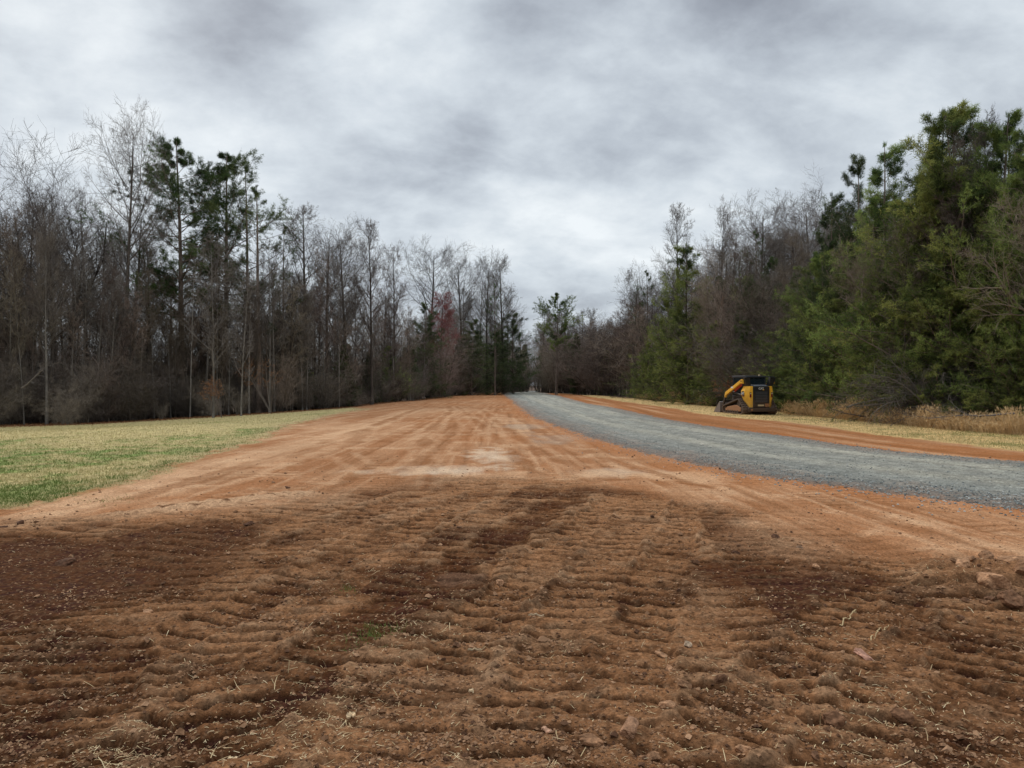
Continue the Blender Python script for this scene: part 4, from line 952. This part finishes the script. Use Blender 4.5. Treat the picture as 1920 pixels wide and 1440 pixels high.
clod(540, 915, .05, .04, .025, 17, 'dark clod on the loose berm where the tracked ground begins', dk)
clod(1455, 1010, .06, .045, .03, 18, 'dark broken clod behind the wet imprint right of the middle', dk)
clod(1380, 1040, .04, .035, .025, 19, 'small dark round clod left of the wet imprint', dk)
clod(1565, 1350, .07, .055, .045, 20, 'brown squarish clod in the lower right track', (.19, .095, .05))
clod(1620, 1235, .09, .04, .022, 21, 'smooth reddish slab lying in the right track', (.36, .19, .13))
clod(1500, 1030, .055, .04, .025, 22, 'rough clod right of the dark broken clod', (.17, .10, .06))
clod(1690, 1345, .06, .05, .035, 23, 'small brown clod right of the squarish clod', (.19, .095, .05))
rgc = random.Random(77)
for i in range(48):
    px = rgc.choice([rgc.uniform(1780, 1925), rgc.uniform(900, 1900), rgc.uniform(200, 1900)]); py = rgc.uniform(1055, 1425) if px < 1780 else rgc.uniform(1050, 1170)
    s_ = rgc.uniform(.018, .045); clod(px, py, s_, s_ * rgc.uniform(.6, 1), s_ * .6, 100 + i, 'fist-sized brown clod lying in the tracked foreground', rgc.choice([lt, (.22, .115, .06), (.15, .075, .04)]), group='fist-sized clods in the foreground')
# chips of wood, a root
def chip(px, py, L, w, seed, label, rz, c=(.62, .45, .27)):
    x, y = pw(px, py); rng = np.random.RandomState(seed); k = 7; t = np.linspace(-.5, .5, k)
    wv = w * (1 - (2 * t) ** 2 * .7) * rng.uniform(.75, 1.2, k); zz = .004 * rng.normal(0, 1, k) + .012
    V = np.concatenate([np.stack([t * L, wv * .5, zz + .003], 1), np.stack([t * L, -wv * .5, zz], 1), np.stack([t * L, wv * .5, zz - .005], 1), np.stack([t * L, -wv * .5, zz - .008], 1)])
    F = []
    for i in range(k - 1): F += [[i, i + 1, k + i + 1, k + i], [2 * k + i, 3 * k + i, 3 * k + i + 1, 2 * k + i + 1], [i, 2 * k + i, 2 * k + i + 1, i + 1], [k + i, k + i + 1, 3 * k + i + 1, 3 * k + i]]
    F += [[0, k, 3 * k, 2 * k], [k - 1, 3 * k - 1, 4 * k - 1, 2 * k - 1]]
    o = mesh_obj('wood_chip', V, np.array(F), M_lump, attrs={'Col': np.tile(c, (len(V), 1))}); o.location = (x, y, float(ground_z(x, y)[0]) + .01); o.rotation_euler = (rng.uniform(-.2, .2), rng.uniform(-.2, .2), rz); tag(o, label, 'wood chip')
chip(430, 1404, .10, .018, 1, 'pale splinter of wood lying in the lower left foreground', -.15)
chip(1025, 1376, .055, .022, 2, 'orange-tan chip of wood in the lower middle foreground', -.45, (.52, .30, .19))
chip(658, 1342, .05, .035, 3, 'wide pale chip of wood standing in straw, lower left of the middle', .9)
chip(882, 1304, .05, .010, 4, 'thin pale sliver tilted on the dirt above the orange-tan chip', 1.1)
chip(1005, 1160, .11, .008, 5, 'thin light stick lying flat in the middle of the foreground', -.12, (.40, .29, .18))
chip(890, 1218, .09, .008, 6, 'thin tan stick just below the pale straw, middle foreground', -.1, (.45, .33, .2))
def root(pts, r, label):
    P = np.array([(*pw(*p), 0) for p in pts], float); t = np.linspace(0, 1, len(P)); tt = np.linspace(0, 1, 24)
    Q = np.stack([np.interp(tt, t, P[:, i]) for i in range(2)], 1); Q += np.random.RandomState(3).normal(0, .006, Q.shape); z = ground_z(Q[:, 0], Q[:, 1]) + .012 + .02 * np.sin(tt * math.pi)
    br = (np.column_stack([Q, z])[None], np.linspace(r, r * .5, 24)[None], None); A = Acc(); A.tub(br, 6, .6); o = A.build('root', M_straw); tag(o, label, 'root')
root([(1572, 1172), (1590, 1155), (1606, 1150), (1602, 1146)], .005, 'curled thin pale root on the dirt right of the middle')
root([(1630, 1205), (1648, 1185), (1668, 1175)], .0035, 'thin pale root arcing over the dirt just right of the curled root')
# ------------------------------------------------------------------ tracked loader parked on the verge
def paint(name, c, rough=.45, dirt=(.20, .11, .06), amt=.5, metal=0, spec=.4, low=.5):
    m, nt, b = newmat(name); L = nt.links.new
    tc = N(nt, 'ShaderNodeTexCoord').outputs['Object']
    n = nz_node(nt, 5, 6, .7, tc); n2 = nz_node(nt, 26, 4, .7, tc)
    sp = N(nt, 'ShaderNodeSeparateXYZ'); L(tc, sp.inputs[0])
    hz = N(nt, 'ShaderNodeMapRange'); hz.inputs['From Min'].default_value = .15; hz.inputs['From Max'].default_value = 1.3; hz.inputs['To Min'].default_value = low; hz.inputs['To Max'].default_value = -.05; L(sp.outputs[2], hz.inputs['Value'])
    a = N(nt, 'ShaderNodeMath', operation='ADD'); L(n.outputs['Fac'], a.inputs[0]); L(hz.outputs[0], a.inputs[1])
    a2 = N(nt, 'ShaderNodeMath', operation='MULTIPLY_ADD'); L(n2.outputs['Fac'], a2.inputs[0]); a2.inputs[1].default_value = .35; L(a.outputs[0], a2.inputs[2])
    r = N(nt, 'ShaderNodeMapRange'); r.inputs['From Min'].default_value = .62; r.inputs['From Max'].default_value = 1.1; r.inputs['To Max'].default_value = amt; L(a2.outputs[0], r.inputs['Value'])
    mx = N(nt, 'ShaderNodeMix', data_type='RGBA'); L(r.outputs[0], mx.inputs[0]); mx.inputs[6].default_value = (*c, 1); mx.inputs[7].default_value = (*dirt, 1)
    L(mx.outputs[2], b.inputs['Base Color']); b.inputs['Metallic'].default_value = metal; b.inputs['Specular IOR Level'].default_value = spec
    rr = N(nt, 'ShaderNodeMapRange'); rr.inputs['To Min'].default_value = rough; rr.inputs['To Max'].default_value = .9; L(r.outputs[0], rr.inputs['Value']); L(rr.outputs[0], b.inputs['Roughness'])
    return m
M_yel = paint('loader_yellow', (.82, .44, .035), .42)
M_blk = paint('loader_black', (.012, .013, .014), .5, amt=.3)
M_blkc = paint('cab_black', (.022, .026, .032), .35, amt=.15)
M_grl = paint('grille_grey', (.055, .06, .068), .4, amt=.2)
M_rub = paint('track_rubber', (.055, .05, .046), .8, amt=.6, low=.35)
M_rust = paint('rusty_frame', (.40, .17, .06), .7, amt=.6)
M_steel = paint('bucket_steel', (.17, .17, .175), .5, (.22, .12, .07), .45, .3)
M_red = paint('red_paint', (.42, .045, .025), .5, amt=.2)
M_lens = paint('tail_lens', (.22, .012, .010), .25, amt=.1)
M_white = paint('decal_white', (.72, .72, .70), .5, amt=.15)
M_cream = paint('plate_cream', (.62, .48, .28), .6, amt=.3)
mg, ntg, bg_ = newmat('cab_glass'); bg_.inputs['Base Color'].default_value = (.03, .045, .055, 1); bg_.inputs['Roughness'].default_value = .06
_t = N(ntg, 'ShaderNodeBsdfTransparent'); _t.inputs[0].default_value = (.55, .62, .62, 1); _m = N(ntg, 'ShaderNodeMixShader'); _m.inputs[0].default_value = .55
ntg.links.new(bg_.outputs[0], _m.inputs[1]); ntg.links.new(_t.outputs[0], _m.inputs[2]); ntg.links.new(_m.outputs[0], ntg.nodes['Material Output'].inputs[0])

class MB:
    def __init__(s): s.V = []; s.F = []
    def loft(s, rings, cap=True):
        n = len(rings[0]); b = len(s.V)
        for r in rings: s.V += [tuple(p) for p in r]
        for k in range(len(rings) - 1):
            for i in range(n):
                j = (i + 1) % n; s.F.append((b + k * n + i, b + k * n + j, b + (k + 1) * n + j, b + (k + 1) * n + i))
        if cap: s.F.append(tuple(b + i for i in range(n))[::-1]); s.F.append(tuple(b + (len(rings) - 1) * n + i for i in range(n)))
        return s
    def box(s, x0, x1, y0, y1, z0, z1): return s.loft([[(x0, y0, z), (x1, y0, z), (x1, y1, z), (x0, y1, z)] for z in (z0, z1)])
    def prism_x(s, poly, x0, x1): return s.loft([[(x, y, z) for y, z in poly] for x in (x0, x1)])
    def bar(s, p, q, w, h):
        p, q = Vector(p), Vector(q); d = (q - p).normalized(); u = d.cross(Vector((0, 0, 1)));  u = u.normalized() if u.length > .01 else Vector((1, 0, 0)); v = u.cross(d)
        return s.loft([[c + u * a * w / 2 + v * b2 * h / 2 for a, b2 in ((-1, -1), (1, -1), (1, 1), (-1, 1))] for c in (p, q)])
    def cyl(s, p, q, r, n=20):
        p, q = Vector(p), Vector(q); d = (q - p).normalized(); u = d.orthogonal().normalized(); v = d.cross(u)
        return s.loft([[c + (u * math.cos(a) + v * math.sin(a)) * r for a in [i * 2 * math.pi / n for i in range(n)]] for c in (p, q)])
    def build(s, name, mat, parent, bevel=0):
        import bmesh
        me = bpy.data.meshes.new(name); me.from_pydata(s.V, [], s.F); bm = bmesh.new(); bm.from_mesh(me); bmesh.ops.recalc_face_normals(bm, faces=bm.faces); bm.to_mesh(me); bm.free()
        me.materials.append(mat); o = bpy.data.objects.new(name, me); col.objects.link(o); o.parent = parent
        if bevel:
            b = o.modifiers.new('bevel', 'BEVEL'); b.width = bevel; b.segments = 2; b.limit_method = 'ANGLE'; b.angle_limit = R(35)
        return o

lx, ly = at(1424, 39.7)
ld = tag(empty('track_loader', (lx - .13, ly + 1.35, float(ground_z(lx, ly + 1)[0]) + .01), R(8.0)), 'yellow and black track loader parked on dry grass beside the gravel road', 'track loader')
# rear body: yellow corner panels
for sg in (-1, 1):
    def ring(z, xo, yc, yf, xi=.47): return [(sg * xi, -1.43, z), (sg * (xo - .14), -1.42, z), (sg * xo, yc, z), (sg * xo, yf, z), (sg * xi, yf, z)]
    p = MB().loft([ring(.39, .62, -1.30, -1.05), ring(.80, .74, -1.20, -.85), ring(1.08, .80, -1.15, -.72), ring(1.28, .80, -1.15, -.72), ring(1.53, .74, -1.20, -.90)]).build('side_panel', M_yel, ld, .012)
    li = MB().box(sg * .60 - .045, sg * .60 + .045, -1.445, -1.40, .93, 1.20).build('tail_light', M_blk, ld, .006)
    MB().box(sg * .60 - .032, sg * .60 + .032, -1.455, -1.44, .95, 1.09).build('lens', M_lens, li)
    MB().box(sg * .60 - .030, sg * .60 + .030, -1.453, -1.44, 1.11, 1.17).build('reflector', M_cream, li)
d = MB().box(-.465, .465, -1.46, -.85, .42, 1.52).build('engine_door', M_blk, ld, .02)
g = MB()
for i in range(7): g.bar((-.33, -1.478, .70 + i * .085), (.33, -1.478, .70 + i * .085), .03, .045)
g.build('grille', M_grl, d)
MB().box(-.36, .36, -1.468, -1.458, .64, 1.30).build('grille_backing', M_blk, d)
MB().box(-.20, .14, -1.475, -1.461, .46, .545).build('number_plate', M_cream, d)
MB().box(.20, .44, -1.475, -1.461, .43, .60).build('rusty_plate', M_rust, d)
MB().loft([[(-.46, -1.42, 1.53), (.46, -1.42, 1.53), (.50, -.70, 1.53), (-.50, -.70, 1.53)], [(-.36, -1.30, 1.60), (.36, -1.30, 1.60), (.46, -.72, 1.66), (-.46, -.72, 1.66)]]).build('hood', M_blkc, ld, .015)
MB().box(-.74, .80, -1.50, -1.05, .16, .385).build('bumper', M_blk, ld, .03)
MB().cyl((-.56, -1.52, .27), (-.56, -1.49, .27), .055).build('tow_eye', M_rust, ld)
MB().box(-.47, .47, -1.04, 1.15, .22, .86).box(-.52, .52, -.7, .9, .80, .98).build('chassis', M_blk, ld, .02)
# raised towers that carry the arms
for sg in (-1, 1):
    MB().loft([[(sg * .52, -1.28, 1.535), (sg * .74, -1.28, 1.535), (sg * .74, -.86, 1.535), (sg * .52, -.86, 1.535)], [(sg * .58, -1.34, 2.00), (sg * .90, -1.34, 2.00), (sg * .90, -1.125, 2.00), (sg * .58, -1.125, 2.00)]]).build('lift_tower', M_blk, ld, .015)
MB().box(-.80, .80, -1.36, -1.24, 2.002, 2.055).build('cross_bar', M_blkc, ld, .012)
# cab
cabf = MB()
for sx_ in (-.56, .56):
    cabf.bar((sx_, .82, .98), (sx_, .72, 2.0), .07, .07); cabf.bar((sx_, -.78, 1.0), (sx_, -.72, 2.0), .07, .09)
cabf.box(-.60, .60, -.82, .86, 2.0, 2.09).box(-.595, .595, -.76, .84, .90, 1.02)
cab = cabf.build('cab', M_blkc, ld, .012)
MB().box(-.575, -.555, -.72, .76, 1.02, 2.0).build('side_window', mg, cab); MB().box(.555, .575, -.72, .76, 1.02, 2.0).build('side_window', mg, cab)
MB().box(-.52, .52, -.765, -.75, 1.66, 1.99).build('rear_window', mg, cab); MB().box(-.52, .52, .76, .775, 1.03, 1.99).build('windscreen', mg, cab)
gr = MB()
for i in range(9): gr.bar((-.585, -.62 + i * .16, 1.06), (-.585, -.62 + i * .16, 1.98), .012, .012)
gr.build('side_screen', M_blk, cab)
MB().box(-.24, .24, -.35, -.20, 1.05, 1.72).box(-.24, .24, -.35, .20, 1.03, 1.15).build('seat', M_blk, cab, .03)
MB().box(-.59, .10, -.80, .84, 2.093, 2.11).build('roof_panel', M_steel, cab)
MB().cyl((.30, -.6, 2.09), (.30, -.6, 2.17), .05).build('beacon', M_cream, cab)
# arms
for sg in (-1, 1):
    x0, x1 = sorted((sg * .82, sg * .93))
    a = MB().prism_x([(-1.12, 1.66), (-1.10, 1.90), (-.98, 1.90), (1.02, 1.20), (1.10, 1.06), (1.12, .90), (1.04, .88), (.98, 1.00), (-.9, 1.70)], x0, x1).build('loader_arm', M_yel, ld, .012)
    MB().prism_x([(1.06, 1.04), (1.12, .98), (1.52, .46), (1.44, .40), (1.30, .50), (1.03, .90)], x0 + .012, x1 - .012).build('lower_arm', M_blk, a, .01)
    MB().cyl((sg * .80, -1.0, 1.80), (sg * .945, -1.0, 1.80), .05).build('pivot', M_blk, a)
    MB().box(sg * .932 - .004, sg * .932 + .004, -.02, .26, 1.42, 1.50).build('decal', M_white, a)
    MB().bar((sg * .77, -.72, 1.62), (sg * .77, .12, 1.26), .07, .13).build('lift_link', M_red, ld, .01)
    MB().cyl((sg * .72, -.62, 1.05), (sg * .72, .62, 1.22), .055).cyl((sg * .72, .6, 1.218), (sg * .78, 1.1, 1.10), .03).build('lift_cylinder', M_blk, ld)
MB().box(-.82, .82, 1.22, 1.32, .62, .74).build('arm_cross_tube', M_blk, ld, .01)
# tracks
def hull(circles, n=60):
    P = [(cy + r * math.cos(a), cz + r * math.sin(a)) for cy, cz, r in circles for a in [i * 2 * math.pi / n for i in range(n)]]
    P = sorted(set(P)); 
    def half(pp):
        o = []
        for q in pp:
            while len(o) > 1 and (o[-1][0] - o[-2][0]) * (q[1] - o[-2][1]) - (o[-1][1] - o[-2][1]) * (q[0] - o[-2][0]) <= 0: o.pop()
            o.append(q)
        return o
    return half(P)[:-1] + half(P[::-1])[:-1]
circ = [(-1.06, .27, .235), (1.10, .25, .205), (-.66, .60, .24)]
H1 = hull(circ); H0 = hull([(a, b, r - .035) for a, b, r in circ])
def resample(Hh, n):
    P = np.array(Hh + [Hh[0]]); L = np.r_[0, np.cumsum(np.hypot(*np.diff(P, axis=0).T))]; s = np.linspace(0, L[-1], n, endpoint=False)
    return np.stack([np.interp(s, L, P[:, i]) for i in (0, 1)], 1), L[-1]
for sg in (-1, 1):
    x0, x1 = sorted((sg * .50, sg * .98)); O, LL = resample(H1, 108); I, _ = resample(H0, 108); b = MB(); n = 108
    # match inner ring to outer by nearest direction
    I = np.array([I[np.argmin(np.hypot(*(I - q).T))] for q in O])
    for i in range(n):
        j = (i + 1) % n; base = len(b.V)
        for q in (O[i], O[j], I[j], I[i]): b.V += [(x0, *q), (x1, *q)]
        b.F += [(base, base + 1, base + 3, base + 2), (base + 4, base + 5, base + 7, base + 6), (base, base + 2, base + 4, base + 6), (base + 1, base + 3, base + 5, base + 7)]
    G, _ = resample(H1, 40)
    for i in range(40):
        q = G[i]; t = G[(i + 1) % 40] - G[i - 1]; t = t / np.hypot(*t); nn = np.array([t[1], -t[0]]); w = .036
        for (xa, xb) in ((x0 + .01, x0 + .14), (x0 + .18, x0 + .30), (x0 + .34, x1 - .01)):
            ring = lambda x: [(x, *(q - t * w - nn * .004)), (x, *(q + t * w - nn * .004)), (x, *(q + t * w * .75 + nn * .045)), (x, *(q - t * w * .75 + nn * .045))]
            b.loft([ring(xa), ring(xb)])
    tk = b.build('track', M_rub, ld)
    fr = MB().prism_x([(-.92, .16), (.98, .16), (1.02, .28), (.70, .40), (-.30, .50), (-.62, .46), (-.95, .34)], sg * .60 - .02 if sg > 0 else sg * .93, sg * .93 if sg > 0 else sg * .60 + .02).build('undercarriage_frame', M_rust, ld, .02)
    for yy in (-.55, -.25, .05, .35, .65): MB().cyl((sg * .58, yy, .135), (sg * .945, yy, .135), .085).build('roller', M_blk, fr)
    for cy, cz, r in circ: MB().cyl((sg * .58, cy, cz), (sg * .90, cy, cz), r - .045).build('idler_wheel' if cz < .5 else 'sprocket', M_blk, fr)
# bucket
bk = MB().prism_x([(1.62, .10), (1.60, .62), (1.66, .66), (1.72, .60), (1.70, .16), (2.45, .045), (2.45, .02), (1.70, .03)], -.96, .96).build('bucket', M_steel, ld, .006)
for x in (-.985, .965): MB().prism_x([(1.60, .02), (1.60, .62), (1.68, .66), (2.46, .06), (2.46, .02)], x, x + .02).build('side_plate', M_steel if x < 0 else M_rust, bk)
MB().box(-.45, .45, 1.50, 1.598, .15, .60).build('coupler', M_rust, ld, .01)
# lettering
def text(s, size, loc, rot, mat, parent, name='lettering', ext=.004):
    cu = bpy.data.curves.new(name, 'FONT'); cu.body = s; cu.size = size; cu.extrude = ext; cu.align_x = 'CENTER'; cu.align_y = 'CENTER'; cu.offset = size * .02
    t = bpy.data.objects.new(name, cu); col.objects.link(t); bpy.context.view_layer.update()
    me = bpy.data.meshes.new_from_object(t.evaluated_get(bpy.context.evaluated_depsgraph_get())); me.materials.clear(); me.materials.append(mat)
    bpy.data.objects.remove(t); o = bpy.data.objects.new(name, me); col.objects.link(o); o.location = loc; o.rotation_euler = rot; o.parent = parent; return o
text('CAT', .15, (-.02, -1.478, 1.40), (R(90), 0, 0), M_white, d)
MB().loft([[(.06, -1.472, 1.32), (.16, -1.472, 1.32), (.11, -1.472, 1.375)], [(.06, -1.482, 1.32), (.16, -1.482, 1.32), (.11, -1.482, 1.375)]]).build('emblem', M_yel, d)
for sg in (-1, 1):
    bd = MB().cyl((sg * .798, -.96, 1.12), (sg * .812, -.96, 1.12), .155, 28).build('badge', M_blk, ld)
    text('CAT', .17, (sg * .822, -.96, 1.14), (R(90), 0, sg * R(90)), M_white, bd)
    MB().cyl((sg * .813, -.96, 1.035), (sg * .82, -.96, 1.035), .04, 3).build('emblem', M_red, bd)

# ------------------------------------------------------------------ sky and sun
w = bpy.data.worlds.new('World'); scene.world = w; w.use_nodes = True; nt = w.node_tree; nt.nodes.clear(); L = nt.links.new
SUN_EL, SUN_AZ = R(36), R(-36)      # azimuth from +Y, toward -X
sky = N(nt, 'ShaderNodeTexSky'); sky.sky_type = 'NISHITA'; sky.sun_disc = False; sky.sun_elevation = SUN_EL; sky.sun_rotation = SUN_AZ
bgs = N(nt, 'ShaderNodeBackground'); bgs.inputs[1].default_value = .10; L(sky.outputs[0], bgs.inputs[0])
tc = N(nt, 'ShaderNodeTexCoord'); sp = N(nt, 'ShaderNodeSeparateXYZ'); L(tc.outputs['Generated'], sp.inputs[0])
def mth(op, a, b=None, c=None, clamp=False):
    n = N(nt, 'ShaderNodeMath', operation=op); n.use_clamp = clamp
    for i, v in enumerate((a, b, c)):
        if v is None: continue
        if isinstance(v, (int, float)): n.inputs[i].default_value = v
        else: L(v, n.inputs[i])
    return n.outputs[0]
zc = mth('MAXIMUM', sp.outputs[2], 0); den = mth('ADD', zc, .42)
u_ = mth('DIVIDE', sp.outputs[0], den); v_ = mth('DIVIDE', sp.outputs[1], den)
cb = N(nt, 'ShaderNodeCombineXYZ'); L(u_, cb.inputs[0]); L(v_, cb.inputs[1]); cb.inputs[2].default_value = 3.4
mp = N(nt, 'ShaderNodeMapping'); mp.inputs['Rotation'].default_value = (0, 0, R(-18)); mp.inputs['Scale'].default_value = (1.6, 1.9, 1); mp.inputs['Location'].default_value = (1.3, .4, 0); L(cb.outputs[0], mp.inputs[0])
n1 = nz_node(nt, .75, 3, .5, mp.outputs[0]); n1.inputs['Distortion'].default_value = .25
n2 = nz_node(nt, 2.2, 6, .55, mp.outputs[0]); n2.inputs['Distortion'].default_value = .2
n3 = nz_node(nt, 6.5, 5, .6, mp.outputs[0]); n3.inputs['Distortion'].default_value = .1
s_ = mth('ADD', mth('MULTIPLY', n1.outputs['Fac'], .62), mth('ADD', mth('MULTIPLY', n2.outputs['Fac'], .54), mth('MULTIPLY', n3.outputs['Fac'], .19)))
def lobe(px, py, wid, amp):
    v = Vector(((px - 960) / FPX, 1, (720 - py) / FPX)).normalized()
    dp = N(nt, 'ShaderNodeVectorMath', operation='DOT_PRODUCT'); L(tc.outputs['Generated'], dp.inputs[0]); dp.inputs[1].default_value = v
    r = N(nt, 'ShaderNodeMapRange'); r.interpolation_type = 'SMOOTHSTEP'; r.inputs['From Min'].default_value = math.cos(R(wid)); r.inputs['From Max'].default_value = 1; r.inputs['To Max'].default_value = amp; L(dp.outputs['Value'], r.inputs['Value']); return r.outputs[0]
s_ = mth('SUBTRACT', s_, .05)
for a in ((740, 50, 9, .14), (620, 60, 7, .05), (330, 240, 12, .06), (90, 60, 20, -.07), (430, 150, 8, -.04), (200, 210, 9, .04), (1750, 60, 12, .03), (1150, 230, 12, .05), (700, 180, 12, -.05), (1150, 90, 14, -.05), (1500, 200, 22, -.02), (1000, 330, 9, -.03), (1060, 480, 9, .02), (400, 120, 6, -.05), (60, -60, 20, .04)):
    s_ = mth('ADD', s_, lobe(*a))
cr = N(nt, 'ShaderNodeValToRGB'); e = cr.color_ramp.elements
for i, (p, c) in enumerate([(.36, (.265, .288, .335)), (.47, (.375, .410, .465)), (.56, (.51, .56, .62)), (.66, (.67, .73, .785)), (.80, (.90, .95, .98))]):
    el = e[i] if i < 2 else e.new(p); el.position = p; el.color = (*c, 1)
L(s_, cr.inputs[0])
bgc = N(nt, 'ShaderNodeBackground'); L(cr.outputs[0], bgc.inputs[0])
# an overcast sky is brighter toward the zenith
zr = N(nt, 'ShaderNodeMapRange'); zr.interpolation_type = 'SMOOTHSTEP'; zr.inputs['From Min'].default_value = .46; zr.inputs['From Max'].default_value = .95; zr.inputs['To Min'].default_value = 1.0; zr.inputs['To Max'].default_value = 2.3; L(sp.outputs[2], zr.inputs['Value'])
L(zr.outputs[0], bgc.inputs[1])
ms = N(nt, 'ShaderNodeMixShader'); ms.inputs[0].default_value = .94; L(bgs.outputs[0], ms.inputs[1]); L(bgc.outputs[0], ms.inputs[2])
wo = N(nt, 'ShaderNodeOutputWorld'); L(ms.outputs[0], wo.inputs[0])
sl = bpy.data.lights.new('sun', 'SUN'); sl.energy = 1.5; sl.angle = R(10); sl.color = (1, .94, .84); so = bpy.data.objects.new('sun', sl); col.objects.link(so)
sd_v = Vector((math.sin(SUN_AZ) * math.cos(SUN_EL), math.cos(SUN_AZ) * math.cos(SUN_EL), math.sin(SUN_EL)))
so.rotation_euler = sd_v.to_track_quat('Z', 'Y').to_euler(); so.location = (0, 0, 40)
scene.view_settings.view_transform = 'Standard'; scene.view_settings.look = 'None'; scene.view_settings.exposure = 0; scene.view_settings.gamma = 1
scene.cycles.max_bounces = 5; scene.cycles.diffuse_bounces = 2; scene.cycles.glossy_bounces = 2; scene.cycles.transparent_max_bounces = 6
